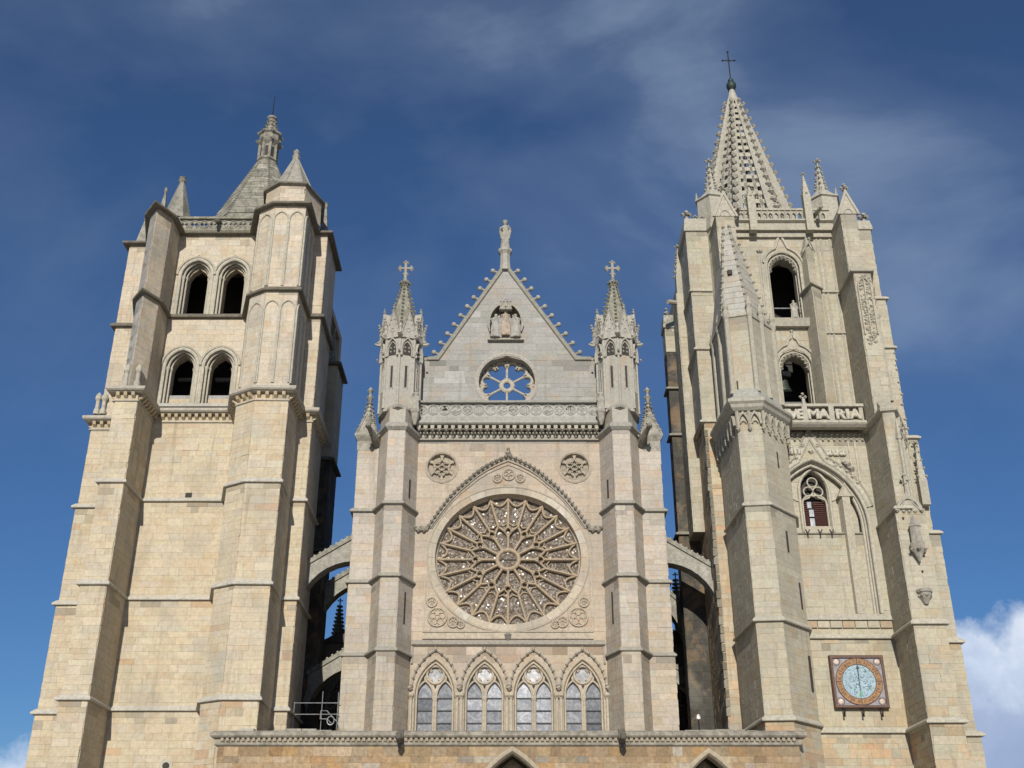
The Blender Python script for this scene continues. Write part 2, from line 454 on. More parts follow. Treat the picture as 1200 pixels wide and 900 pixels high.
def ashlar(stones, fr, u0, u1, v0, v1, pal, holes=(), region=None, course=0.4, lens=(.5, 1.25), base=0.0, proud=0.006, off=0.03, gap=0.007, ext=0.0, dark_top=True):
    """cut stones laid in courses; each is (area in the photo, corner points, colour)"""
    mid = fr.P((u0 + u1) / 2, (v0 + v1) / 2)
    facing = (CAMP[0] - mid[0]) * fr.n[0] + (CAMP[1] - mid[1]) * fr.n[1] > 0
    if not facing: return
    lv = [v0]
    n = max(1, round((v1 - v0) / course))
    hs = [random.uniform(.68, 1.36) for _ in range(n)]; tot = sum(hs)
    for h in hs: lv.append(lv[-1] + h * (v1 - v0) / tot)
    for ci, (va, vb) in enumerate(zip(lv, lv[1:])):
        for a0, a1, b0, b1 in strips(u0, u1 + ext, va, vb, region, holes):
            lo, hi = max(a0, b0), min(a1, b1)
            xs = []
            x = lo + random.uniform(.3, lens[1])
            while x < hi - .28:
                xs.append(x); x += random.uniform(*lens) * random.choice((.8, 1, 1, 1.25))
            ea = [a0] + xs + [a1]; eb = [b0] + xs + [b1]
            for k in range(len(ea) - 1):
                g = gap / 2
                l0, r0, l1, r1 = ea[k] + g, ea[k + 1] - g, eb[k] + g, eb[k + 1] - g
                if r0 - l0 < .02 and r1 - l1 < .02: continue
                if not region and not holes:      # worn arrises at the corners
                    if k == 0: l0 += random.random() ** 3 * .06; l1 = l0 + random.uniform(0, .012)
                    if k == len(ea) - 2: r0 -= random.random() ** 3 * .06; r1 = r0 - random.uniform(0, .012)
                r0 = max(r0, l0 + .004); r1 = max(r1, l1 + .004)
                d = base + off + random.uniform(0, proud) + (random.uniform(.008, .03) if random.random() < .035 and abs(fr.n[0]) < .8 else 0)
                t = [random.uniform(-.004, .004) for _ in range(4)]
                za, zb = va + g, vb - g
                pts = [fr.P(l0, za, d + t[0]), fr.P(r0, za, d + t[1]), fr.P(r1, zb, d + t[2]), fr.P(l1, zb, d + t[3]),
                       fr.P(l0, za, base - .03), fr.P(r0, za, base - .03), fr.P(r1, zb, base - .03), fr.P(l1, zb, base - .03)]
                pj = [proj(p) for p in pts[:4]]
                ar = 0
                for i in range(4):
                    xA, yA = pj[i]; xB, yB = pj[(i + 1) % 4]; ar += xA * yB - xB * yA
                ar = abs(ar) / 2
                cx = sum(p[0] for p in pj) / 4; cy = sum(p[1] for p in pj) / 4
                if not (0 < cx < 1200 and 0 < cy < 900): ar = 0
                if max(p[0] for p in pj) - min(p[0] for p in pj) < 9.5: ar *= .2
                p_ = pal(cx, (va + vb) / 2) if callable(pal) else pal
                col_ = jit(pick(p_))
                if dark_top and ci >= n - 2 and random.random() < (.75 if ci == n - 1 else .35):  # top two courses of a face darkened at random
                    kk = random.uniform(.62, .95); col_ = tuple(c * kk for c in col_)
                stones.append((ar, pts, col_))
SF = [(0, 1, 2, 3), (1, 5, 6, 2), (4, 0, 3, 7), (3, 2, 6, 7), (1, 0, 4, 5)]
def lay(stones, parent, mat, limit=300):
    """the stones that show largest become parts; the rest one mass of stonework"""
    st = sorted(stones, key=lambda s: -s[0])
    for a, pts, c in st[:limit]:
        mb = MB(c); mb.idx(pts, SF)
        o = tuple(sum(p[i] for p in pts) / 8 for i in range(3))
        mb.build('stone', mat, parent, origin=o)
    mb = MB()
    for a, pts, c in st[limit:]: mb.idx(pts, SF, c)
    return mb.build('stonework', mat, parent, kind='stuff')
def sweep(mb, fr, path, prof, closed=False, tint=None, d=0.0):
    """profile [(n, depth)] carried along a path on the wall face; n points to the left of the direction of travel"""
    m = len(path); rows = []
    for i in range(m):
        p = path[i]
        a = path[i - 1] if (i > 0 or closed) else None
        b = path[(i + 1) % m] if (i < m - 1 or closed) else None
        def nn(q, r):
            dx, dy = r[0] - q[0], r[1] - q[1]; l = math.hypot(dx, dy) or 1
            return (-dy / l, dx / l)
        if a is None: nx, ny = nn(p, b)
        elif b is None: nx, ny = nn(a, p)
        else:
            n1_, n2_ = nn(a, p), nn(p, b); sx, sy = n1_[0] + n2_[0], n1_[1] + n2_[1]
            l2 = sx * sx + sy * sy
            if l2 < .3: k = 1.0 / max(math.sqrt(l2), .2)
            else: k = 2.0 / l2
            nx, ny = sx * k, sy * k
        rows.append([fr.P(p[0] + nx * q[0], p[1] + ny * q[0], d + q[1]) for q in prof])
    k = len(prof); pts = [p for r in rows for p in r]; fs = []
    for i in range(m if closed else m - 1):
        j = (i + 1) % m
        for q in range(k):
            q2 = (q + 1) % k
            fs.append((i * k + q, j * k + q, j * k + q2, i * k + q2))
    if not closed:
        fs.append(tuple(range(k))); fs.append(tuple(range((m - 1) * k + k - 1, (m - 1) * k - 1, -1)))
    mb.idx(pts, fs, tint)
def bar(w_, dep):
    return [(-w_ / 2, -dep), (-w_ / 2, -.25 * dep), (-w_ / 4, 0), (w_ / 4, 0), (w_ / 2, -.25 * dep), (w_ / 2, -dep)]
def roll(w_, dep):
    return [(-w_, -dep), (-w_, dep * .3), (-w_ * .5, dep), (w_ * .5, dep), (w_, dep * .3), (w_, -dep)]
def ribbon(mb, pts, prof, tint=None, closed=False):
    """horizontal moulding carried round a plan polyline; prof = [(out, z)]"""
    m = len(pts); rows = []
    for i in range(m):
        p = pts[i]; a = pts[i - 1] if (i > 0 or closed) else None; b = pts[(i + 1) % m] if (i < m - 1 or closed) else None
        def nn(q, r):
            dx, dy = r[0] - q[0], r[1] - q[1]; l = math.hypot(dx, dy) or 1
            return (dy / l, -dx / l)
        if a is None: nx, ny = nn(p, b)
        elif b is None: nx, ny = nn(a, p)
        else:
            n1_, n2_ = nn(a, p), nn(p, b); sx, sy = n1_[0] + n2_[0], n1_[1] + n2_[1]; l2 = max(sx * sx + sy * sy, .5)
            nx, ny = 2 * sx / l2, 2 * sy / l2
        rows.append([(p[0] + nx * o, p[1] + ny * o, z) for o, z in prof])
    k = len(prof); P = [q for r in rows for q in r]; fs = []
    for i in range(m if closed else m - 1):
        j = (i + 1) % m
        for q in range(k):
            q2 = (q + 1) % k
            fs.append((i * k + q, i * k + q2, j * k + q2, j * k + q))
    if not closed:
        fs.append(tuple(range(k - 1, -1, -1))); fs.append(tuple(range((m - 1) * k, m * k)))
    mb.idx(P, fs, tint)
def string_prof(z, out=.17, h=.30):
    out *= 1.2
    return [(-.06, z + h * .75), (.03, z + h * .62), (out, z + h * .10), (out, z - h * .14), (out - .025, z - h * .24), (.03, z - h * .22), (.02, z - h * .45), (-.06, z - h * .5)]
def offset_poly(poly, d):
    n = len(poly); out = []
    ar = sum(poly[i][0] * poly[(i + 1) % n][1] - poly[(i + 1) % n][0] * poly[i][1] for i in range(n))
    sg = 1 if ar > 0 else -1
    for i in range(n):
        p, a, b = poly[i], poly[i - 1], poly[(i + 1) % n]
        def nn(q, r):
            dx, dy = r[0] - q[0], r[1] - q[1]; l = math.hypot(dx, dy) or 1
            return (sg * dy / l, -sg * dx / l)
        n1_, n2_ = nn(a, p), nn(p, b); sx, sy = n1_[0] + n2_[0], n1_[1] + n2_[1]; l2 = max(sx * sx + sy * sy, .4)
        out.append((p[0] + 2 * sx / l2 * d, p[1] + 2 * sy / l2 * d))
    return out
def ngon(cx, cy, r, n, rot=0.0):
    return [(cx + r * math.cos(R(rot) + 2 * math.pi * i / n), cy + r * math.sin(R(rot) + 2 * math.pi * i / n)) for i in range(n)]
def prism_pts(vis, back):
    return list(vis) + list(back)
def shaft(ctx, vis, back, z0, z1, pal, taper=None, tint=None, course=.4, lens=(.5, 1.25), skip=()):
    """a masonry prism: plain core plus ashlar on the faces that look to the plaza"""
    poly = list(vis) + list(back)
    ctx['core'].prism(poly, z0, z1, tint or ctx['tint'])
    for i in range(len(vis) - 1):
        if i in skip: continue
        fr = Fr(vis[i], vis[i + 1])
        ashlar(ctx['stones'], fr, 0, fr.L, z0, z1, pal, course=course, lens=lens, ext=.03 if i < len(vis) - 2 else 0)
def newctx(tint):
    return dict(core=MB(tint), stones=[], tint=tint)
def spirelet(mb, cx, cy, z0, r, h, n=8, rot=22.5, crockets=6, cr=.07, finial=.16, tint=None, cyc=None):
    """small stone spire with crockets up its edges and a leafy finial"""
    base = ngon(cx, cy, r, n, rot); top = ngon(cx, cy, r * .10, n, rot)
    mb.prism(base, z0, z0 + h * .9, tint, top=top)
    for i in range(n):
        for k in range(crockets):
            t = (k + .4) / (crockets + .2)
            x = base[i][0] + (top[i][0] - base[i][0]) * t; y = base[i][1] + (top[i][1] - base[i][1]) * t
            ox, oy = (base[i][0] - cx) / r, (base[i][1] - cy) / r
            mb.knob((x + ox * cr * .7, y + oy * cr * .7, z0 + h * .9 * t), cr * (1.1 - .35 * t), tint)
    if finial:
        zt = z0 + h * .9
        mb.tube([(cx, cy, zt - .05), (cx, cy, z0 + h)], finial * .35, 6, tint)
        for a in range(4):
            mb.knob((cx + finial * math.cos(a * math.pi / 2), cy + finial * math.sin(a * math.pi / 2), z0 + h - finial * .6), finial * .55, tint)
        mb.knob((cx, cy, z0 + h + finial * .2), finial * .6, tint)
def gablet(mb, fr, cu, hw, v0, v1, d0, d1, tint=None, rim=.1):
    """small triangular gable standing on a face"""
    f = [fr.P(cu - hw, v0, d1), fr.P(cu + hw, v0, d1), fr.P(cu, v1, d1)]; b = [fr.P(cu - hw, v0, d0), fr.P(cu + hw, v0, d0), fr.P(cu, v1, d0)]
    mb.idx(f + b, [(0, 1, 2), (5, 4, 3), (0, 2, 5, 3), (2, 1, 4, 5), (1, 0, 3, 4)], tint)
    if rim:
        sweep(mb, fr, [(cu - hw - rim * .3, v0 - rim * .2), (cu, v1 + rim * .2), (cu + hw + rim * .3, v0 - rim * .2)], [(-rim * .3, d0), (-rim * .3, d1 + rim * .6), (rim * .6, d1 + rim * .6), (rim * .6, d0)], tint=tint)

# ================================================================== GROUND
g_ = MB()
g_.face([(-1500, -1500, 0), (1500, -1500, 0), (1500, 2500, 0), (-1500, 2500, 0)])
gr = g_.build('ground', PAVE); gr['kind'] = 'structure'; gr['label'] = 'stone paved plaza in front of the church'

# ================================================================== LEFT BELL TOWER
A_, B_, C_, D_, E_, F_ = 12.34, 18.60, 24.65, 30.54, 37.33, 43.75
def pal_left(cx, z):
    if z > D_: return WARMLIGHT
    return WARM
LT = thing('bell_tower', 'warm beige stone bell tower with paired arched openings and a plain stone spire', 'tower', (-19.2, 70, 0))
cx_ = newctx((.36, .305, .22))
# plan corners seen from the plaza, left to right
sideband = lambda dx: [(-26.5 - dx, 73), (-26.5 - dx, 65.15), (-23.5, 65.15)]
butt = [(-23.62, 65.3), (-23.62, 60.8), (-22.25, 60.8), (-22.25, 64.1)]
prow = [(-24.5, 64.9), (-23.62, 61.7), (-22.92, 60.75), (-22.32, 61.9), (-22.32, 64.1)]
turret = [(-17.2, 64.2), (-16.45, 61.5), (-15.2, 60.7), (-13.2, 60.75), (-13.2, 64.2)]
turret_hi = [(-17.2, 64.2), (-16.3, 61.2), (-15.2, 60.5), (-13.2, 60.5), (-13.2, 64.2)]
strip = [(-13.2, 63.95), (-12.32, 63.95), (-12.36, 66.2), (-12.38, 68.2)]
st = [0, A_, B_, C_, D_]
for i in range(4):
    z0, z1 = st[i], st[i + 1]; k = .09 * (3 - i)
    shaft(cx_, [(-26.5 - k, 73), (-26.5 - k, 65.15 - k * .5), (-23.3, 65.15 - k * .5)], [(-23.3, 73)], z0, z1, pal_left)
    shaft(cx_, [(-23.62 - k * .5, 65.3), (-23.62 - k * .5, 60.8 - k), (-22.25, 60.8 - k), (-22.25, 64.1)], [(-22.25, 65.3)], z0, z1, pal_left, skip=(0,))
    shaft(cx_, [(-22.4, 64 - k * .3), (-17.0, 64 - k * .3)], [(-17.0, 66.5), (-22.4, 66.5)], z0, z1, pal_left)
    shaft(cx_, [(x, y - k * .6 if y < 64 else y) for x, y in turret], [(-13.2, 66), (-17.2, 66)], z0, z1, pal_left)
    shaft(cx_, strip, [(-14.0, 68.2), (-14.0, 65)], z0, z1, pal_left)
for z0, z1, vv, tt in ((D_, E_, prow, turret_hi), (E_, F_, prow, turret_hi)):
    shaft(cx_, [(-26.1, 73), (-26.1, 65.2), (-24.3, 65.2)], [(-24.3, 73)], z0, z1, pal_left)
    shaft(cx_, vv, [(-22.32, 65.5), (-24.5, 65.5)], z0, z1, pal_left, skip=(1,)); frq = Fr(vv[1], vv[2]); ashlar(cx_['stones'], frq, 0, frq.L, z0, z1, GREY, course=.55)  # dimmer light on the left-turned face put into grey stone colour
    shaft(cx_, tt, [(-13.2, 66), (-17.2, 66)], z0, z1, pal_left)
    shaft(cx_, strip, [(-14.0, 68.2), (-14.0, 65)], z0, z1, pal_left)
# body behind, belfry walls, floors, rear corner buttress on the inner flank
cm = cx_['core']
cm.box(-26, -13.9, 66.5, 79, 0, D_ - .05)
cm.box(-25, -13.4, 65.2, 66.5, 42.3, F_ - .02, (.05, .045, .04)); cm.box(-26, -25, 66.5, 79, D_ - .05, F_); cm.box(-14.8, -13.9, 66.6, 79, D_ - .05, F_); cm.box(-25, -13.4, 78, 79, D_ - .05, F_)  # first box: belfry ceiling coloured near-black as painted interior shade
cm.box(-25, -13.4, 66.5, 78, F_ - .6, F_ - .01)
for z0, z1, pl in ((0, 30.6, SHADE), (30.6, E_ + .8, WARM)): shaft(cx_, [(-13.9, 72.2), (-12.45, 72.2), (-12.45, 75.3)], [(-13.9, 75.3)], z0, z1, pl, tint=(.06, .058, .05) if z0 == 0 else None)  # lower part takes the near-black palette as painted gap shadow
# front of the belfry with its four openings
up = [(-20.83, .68), (-18.38, .68)]; lo = [(-20.98, .72), (-18.5, .72)]
hl = [Hole('arch', c, .98, 37.45, 40.55, 1.25) for c, h in up] + [Hole('arch', c, 1.0, 30.95, 33.75, 1.25) for c, h in lo]
frw = front(64.0)
slabs(cm, frw, -22.4, -17.0, D_, F_, -.62, 0, hl)
ashlar(cx_['stones'], frw, -22.4, -17.0, D_ + .1, F_, pal_left, hl)
hd = [Hole('arch', c, h, 37.45, 40.35, 1.05) for c, h in up] + [Hole('arch', c, h, 31.75, 33.75, 1.0) for c, h in lo]
slabs(cm, frw, -22.4, -17.0, D_, F_, -1.15, -.62, hd, tint=T_WARM)
cm.build('masonry_core', STONE, LT)
lay(cx_['stones'], LT, STONE)
# arched openings: mouldings, colonnettes, sills
for (c, h), v0, vs_, ri in [(u, 37.4, 40.5, 1.2) for u in up] + [(l, 30.9, 33.75, 1.2) for l in lo]:
    mb = MB(T_PALE)
    sweep(mb, frw, win_pts(c, 1.0, v0, vs_, ri), [(-.03, -.5), (-.03, .07), (.05, .11), (.15, .10), (.2, .03), (.2, -.1)])
    sweep(mb, frw, arch_pts(c, 1.24, vs_ + .05, ri + .14), [(-.04, -.1), (-.04, .13), (.05, .17), (.1, .1), (.1, -.1)])
    w_ = mb.build('window_surround', CARVED, LT)
    for s_ in (-1, 1):
        mb = MB(T_PALE)
        for q, rr in ((.88, .075), (.74, .06)):
            dd = .18 if q > .8 else .42
            p = frw.P(c + s_ * q, 0, -dd)
            mb.lathe(p[0], p[1], [(rr * 1.7, v0), (rr * 1.7, v0 + .15), (rr, v0 + .25), (rr, vs_ - .25), (rr * 1.8, vs_ - .05), (rr * 1.8, vs_ + .05)], 8)
        mb.build('colonnette', CARVED, w_)
    mb = MB(T_PALE)
    sweep(mb, frw, arch_pts(c, .87, vs_, ri - .05), roll(.07, .07), d=-.2)
    sweep(mb, frw, arch_pts(c, .74, vs_, ri - .1), roll(.06, .06), d=-.44)
    mb.build('archivolt', CARVED, w_)
for c, h in lo:       # board at the foot of each lower opening, timber bell frame behind
    mb = MB((.32, .32, .31)); mb.box(c - .72, c + .72, 64.65, 64.8, 30.95, 32.0); mb.build('parapet_slab', CARVED, LT)
    mb = MB(); mb.box(c - 1.1, c + 1.1, 67.0, 67.25, 34.2, 34.4); mb.build('bell_frame_beam', GREYBOARD, LT)
mb = MB(); mb.box(-18.75, -18.35, 67.3, 67.4, 35.15, 35.35); mb.build('bell_frame_beam', WHITE, LT)
mb = MB(); mb.box(-24, -14, 68.5, 68.8, 30, 43); mb.build('added_belfry_dark_screen', DARK, LT)  # added dark sheet that keeps the belfry openings black
# string courses
for z, k in ((A_, .09 * 3), (B_, .18), (C_, .09)):
    for pts in ([(-26.5 - k, 72), (-26.5 - k, 65.15 - k * .5), (-23.6 - k * .5, 65.15 - k * .5)],
                [(-23.62 - k * .5, 65.0), (-23.62 - k * .5, 60.8 - k), (-22.25, 60.8 - k), (-22.25, 64 - k * .3), (-17.18, 64 - k * .3)] + [(x, y - k * .6 if y < 64 else y) for x, y in turret][1:] + [(-13.2, 63.95), (-12.32, 63.95), (-12.36, 66.2), (-12.38, 68.2), (-13.9, 68.2)]):
        mb = MB((.45, .425, .365)); ribbon(mb, pts, string_prof(z, .17, .34)); mb.build('string_course', CARVED, LT)
for z in (E_, F_):
    for pts in ([(-26.1, 72), (-26.1, 65.2), (-24.35, 65.2)], prow[:4] + [(-22.32, 64.0), (-17.2, 64.0)] + turret_hi[1:4] + [(-13.2, 63.95), (-12.32, 63.95), (-12.36, 66.2), (-12.38, 68.2), (-13.9, 68.2)]):
        mb = MB(T_DARK); ribbon(mb, pts, string_prof(z, .24 if z == E_ else .34, .42)); mb.build('cornice', WEATH, LT)
# bracketed cornice under the belfry
for pts in ([(-26.5, 72), (-26.5, 65.15), (-23.7, 65.15)], [(-23.62, 65.0), (-23.62, 60.8), (-22.25, 60.8), (-22.25, 64.0), (-17.18, 64.0)] + turret[1:4] + [(-13.2, 63.95), (-12.32, 63.95), (-12.36, 66.2), (-12.38, 68.2), (-13.9, 68.2)]):
    mb = MB((.40, .37, .31)); ribbon(mb, pts, [(-.06, D_ + .32), (.12, D_ + .26), (.5, D_ + .08), (.5, D_ - .08), (.42, D_ - .16), (.3, D_ - .18), (.3, D_ - .22), (-.06, D_ - .24)]); 
    ribbon(mb, pts, [(-.06, D_ - .62), (.1, D_ - .66), (.12, D_ - .74), (-.06, D_ - .8)])
    mb.build('cornice', CARVED, LT)
    mb = MB((.45, .36, .23))
    for a, b in zip(pts, pts[1:]):
        fr = Fr(a, b); n = int(fr.L / .42)
        for i in range(n):
            u = (i + .5) * fr.L / n
            q = [fr.P(u - .1, D_ - .22, .33), fr.P(u + .1, D_ - .22, .33), fr.P(u + .1, D_ - .22, -.02), fr.P(u - .1, D_ - .22, -.02),
                 fr.P(u - .1, D_ - .42, .26), fr.P(u + .1, D_ - .42, .26), fr.P(u + .1, D_ - .6, -.02), fr.P(u - .1, D_ - .6, -.02)]
            mb.idx(q, [(0, 1, 5, 4), (4, 5, 6, 7), (1, 2, 6, 5), (3, 0, 4, 7)])
    mb.build('corbel_row', CARVED, LT, kind='stuff')
mb = MB((.40, .39, .35)); mb.prism([(-22.3, 63.75), (-17.1, 63.75), (-17.1, 64.4), (-22.3, 64.4)], D_ + .3, D_ + .62, top=[(-22.3, 64.0), (-17.1, 64.0), (-17.1, 64.4), (-22.3, 64.4)]); mb.build('sill', CARVED, LT)
# stair turret: blind arcades on the two belfry storeys, narrow loop lights below
for z0, z1 in ((D_ + .35, E_ - .75), (E_ + .3, F_ - .55)):
    for i, na in ((1, 1), (2, 2), (3, 3)):
        fr = Fr(turret_hi[i], turret_hi[i + 1]); wd = fr.L / na
        for j in range(na):
            mb = MB(T_PALE)
            sweep(mb, fr, win_pts((j + .5) * wd, wd * .46, z0, z1 - wd * .6, wd * .6, 6), roll(.055, .05), d=.07)
            mb.build('blind_arch', CARVED, LT)
for v0, v1 in ((21.9, 23.5), (16.5, 18.1)):
    fr = Fr(turret[2], turret[3]); mb = MB()
    p = fr.P(-.33 + .08, 0, 0)
    fr2 = Fr((-16.45, 61.5), (-15.2, 60.7)); mb.idx([fr2.P(1.1 - .07, v0, .058), fr2.P(1.1 + .07, v0, .058), fr2.P(1.1 + .07, v1, .058), fr2.P(1.1 - .07, v1, .058), fr2.P(1.1 - .07, v0, -.05), fr2.P(1.1 + .07, v0, -.05), fr2.P(1.1 + .07, v1, -.05), fr2.P(1.1 - .07, v1, -.05)], SF)
    mb.build('loop_light', DARK, LT)
mb = MB(); mb.box(-19.58, -19.2, 63.9, 64.1, 24.85, 25.14); mb.build('putlog_hole', DARK, LT)
mb = MB(T_PALE); mb.box(-19.0, -18.3, 63.84, 64.1, 9.1, 9.7); v_ = mb.build('vent_block', CARVED, LT)
mb = MB(); mb.lathe(0, 0, [(.19, 0), (.19, .05)], 12); vv = mb
vv.v = [(x - 18.64, 63.85 - z, y + 9.36) for x, y, z in vv.v]; vv.build('vent_hole', DARK, v_)
for i in range(7):     # small drip ledges on the prow buttress
    fr = Fr(prow[1], prow[2]); z = (31.9 + i * .78) if i < 5 else (39.5 + (i - 5) * 1.0); u = .35 + .07 * (i % 3)
    mb = MB((.33, .31, .27)); q = [fr.P(u, z, .05), fr.P(u + .3, z + .06, .05), fr.P(u + .3, z + .16, .16), fr.P(u, z + .1, .16)]
    mb.idx(q + [fr.P(u, z - .12, .03), fr.P(u + .3, z - .05, .03)], [(0, 1, 2, 3), (3, 2, 5, 4)]); mb.build('drip_ledge', CARVED, LT)
for x, y, z in ((-23.2, 60.95, D_ + .3), (-22.5, 60.95, D_ + .3), (-24.4, 64.9, D_ + .3), (-25.9, 65.0, D_ + .3), (-26.3, 65.0, D_ + .3)):
    mb = MB(T_PALE); mb.lathe(x, y, [(.2, z), (.2, z + .25), (.13, z + .4), (.13, z + .9), (.22, z + 1.05), (.2, z + 1.25), (.05, z + 1.5)], 8); mb.build('pinnacle_stump', CARVED, LT)
# parapet
mb = MB((.30, .29, .24)); fr = front(63.8)
hs_ = []
n = 8; sp_ = 5.3 / n
for i in range(n):
    c = -22.38 + (i + .5) * sp_
    for a in range(4): hs_.append(Hole('ell', c + .13 * math.cos(a * math.pi / 2), 44.42 + .13 * math.sin(a * math.pi / 2), .115, .115))
slabs(mb, fr, -22.38, -17.08, 44.05, 44.8, -.12, .02, [h for h in hs_ if abs(h.cv - 44.42) < .01], step=.04)
bal = mb.build('balustrade', WEATH, LT)
for i in range(n):
    c = -22.38 + (i + .5) * sp_
    mb = MB((.33, .32, .27)); sweep(mb, fr, arc(c, 44.42, .29, 0, 360, 16)[:-1], bar(.07, .07), closed=True, d=.07)
    for a in (45, 135, 225, 315):
        mb.knob(fr.P(c + .2 * math.cos(R(a)), 44.42 + .2 * math.sin(R(a)), .02), .05)
    mb.build('quatrefoil', WEATH, bal)
mb = MB((.27, .26, .2)); mb.box(-22.4, -17.1, 63.6, 64.05, 44.8, 44.96); mb.build('coping', WEATH, bal)
mb = MB((.27, .26, .2)); mb.box(-22.4, -17.1, 63.66, 64.0, 43.86, 44.05); mb.build('plinth', WEATH, bal)
mb = MB((.16, .155, .13)); mb.tube([(-19.75, 64.0, 44.75), (-19.7, 63.3, 44.4), (-19.68, 62.95, 44.1)], [.2, .17, .1]); mb.knob((-19.68, 62.9, 44.15), .16); mb.build('waterspout', WEATH, LT)
# turret cap and its pyramid
cap = [(-16.7, 64.6), (-16.2, 61.9), (-15.1, 61.0), (-13.5, 61.1), (-12.75, 63.2), (-13.2, 65.4), (-15.5, 66)]
ctc = newctx((.25, .225, .18)); shaft(ctc, cap[:5], cap[5:], F_ + .15, 45.75, WARMLIGHT, course=.36)
ctc['core'].build('turret_cap', STONE, LT); lay(ctc['stones'], LT, STONE, 0)
mb = MB(T_DARK); ribbon(mb, cap, [(-.05, 46.05), (.2, 45.85), (.24, 45.72), (.05, 45.6), (-.05, 45.6)], closed=True); mb.build('cornice', WEATH, LT)
mb = MB((.335, .32, .27)); pc = offset_poly(cap, -.32); ctr = (-14.85, 63.4)
mb.prism(pc, 45.85, 49.6, top=[(ctr[0] + (x - ctr[0]) * .07, ctr[1] + (y - ctr[1]) * .07) for x, y in pc])
for x, y in pc[:5]: mb.tube([(x, y, 45.9), (ctr[0] + (x - ctr[0]) * .07, ctr[1] + (y - ctr[1]) * .07, 49.6)], .07, 6)
mb.lathe(ctr[0], ctr[1], [(.2, 49.5), (.3, 49.75), (.16, 49.95), (.25, 50.15), (.03, 50.45)], 8)
mb.build('pyramid_roof', STAINED, LT)
# small corner pinnacles
def pyramid_pin(x, y, z, r, h, n=4, rot=45):
    mb = MB((.30, .29, .245)); mb.prism(ngon(x, y, r * 1.12, n, rot), z - .25, z, top=ngon(x, y, r, n, rot)); mb.prism(ngon(x, y, r, n, rot), z, z + h * .86, top=ngon(x, y, r * .18, n, rot))
    mb.lathe(x, y, [(r * .18, z + h * .85), (r * .3, z + h * .9), (r * .2, z + h * .94), (r * .28, z + h * .97), (r * .06, z + h)], 8); return mb.build('pinnacle', WEATH, LT)
mb = MB((.30, .28, .23)); mb.prism(ngon(-23.55, 66.3, 1.0, 6, 10), F_, 46.4); mb.build('pinnacle_base', WEATH, LT)
pyramid_pin(-23.55, 66.3, 46.5, 1.0, 3.7, 6, 10); pyramid_pin(-23.55, 63.4, 44.0, .42, 3.2); pyramid_pin(-25.6, 66.0, 44.1, .5, 2.5); pyramid_pin(-12.9, 65.6, 44.1, .5, 3.4)
pyramid_pin(-12.95, 73, 38.3, .45, 3.2)
for z in (C_ - .6, 30.6, E_ + .7):
    mb = MB(T_DARK); ribbon(mb, [(-13.9, 72.2), (-12.45, 72.2), (-12.45, 75.3)], string_prof(z, .3, .4)); mb.build('string_course', WEATH, LT)
# spire, lantern and rod
mb = MB((.26, .25, .205)); sx_, sy_ = -19.2, 72.2
b8 = ngon(sx_, sy_, 6.1, 8, 22.5); t8 = ngon(sx_, sy_, .72, 8, 22.5)
mb.prism(b8, F_ - .1, 55.8, top=t8)
for i in range(8):
    for k in range(44):
        t = (k + .5) / 44; mb.knob((b8[i][0] + (t8[i][0] - b8[i][0]) * t, b8[i][1] + (t8[i][1] - b8[i][1]) * t, F_ + (55.8 - F_) * t), .11)
spire = mb.build('spire', WEATH, LT)
stn = []
for i in range(8):                # courses of stone on the visible sides of the spire
    a, b = b8[i], b8[(i + 1) % 8]
    fr = Fr(a, b) if (a[0] < b[0]) == (a[1] < sy_) else Fr(b, a)
    n_out = (fr.n[0] * ((a[0] + b[0]) / 2 - sx_) + fr.n[1] * ((a[1] + b[1]) / 2 - sy_)) > 0
    if not n_out: fr = Fr(b, a) if fr.o == a else Fr(a, b)
    mid = ((fr.o[0] + fr.u[0] * fr.L / 2), (fr.o[1] + fr.u[1] * fr.L / 2))
    if (CAMP[0] - mid[0]) * fr.n[0] + (CAMP[1] - mid[1]) * fr.n[1] < 0: continue
    H = 55.8 - F_; ap0 = math.hypot(mid[0] - sx_, mid[1] - sy_); ap1 = .72 * math.cos(R(22.5))
    hw0 = fr.L / 2; hw1 = .72 * math.sin(R(22.5))
    nk = 34
    for k in range(14, nk):
        ta, tb = k / nk, (k + 1) / nk
        wa, wb = hw0 + (hw1 - hw0) * ta, hw0 + (hw1 - hw0) * tb
        da, db = -(ap0 - ap1) * ta, -(ap0 - ap1) * tb
        x = -wa + random.uniform(0, .5)
        cutsx = [-wa] + [q for q in [x + j * .75 for j in range(20)] if -wa + .25 < q < wa - .25] + [wa]
        for l, r_ in zip(cutsx, cutsx[1:]):
            o_ = .02 + random.uniform(0, .035); sc = wb / wa
            pts = [fr.P(fr.L / 2 + l + .01, F_ + H * ta, da + o_), fr.P(fr.L / 2 + r_ - .01, F_ + H * ta, da + o_), fr.P(fr.L / 2 + r_ * sc - .01, F_ + H * tb - .012, db + o_), fr.P(fr.L / 2 + l * sc + .01, F_ + H * tb - .012, db + o_)]
            pts += [(p[0] - fr.n[0] * .06, p[1] - fr.n[1] * .06, p[2]) for p in pts]
            mb = stn.append((pts, jit(pick([(3, (.28, .27, .22)), (2, (.33, .315, .26)), (1, (.22, .21, .17))]), .1)))
mb = MB()
for pts, c in stn: mb.idx(pts, SF, c)
mb.build('spire_stone', WEATH, spire, kind='stuff')
LZ = lambda z: 55.8 + (z - 55.4) * .84
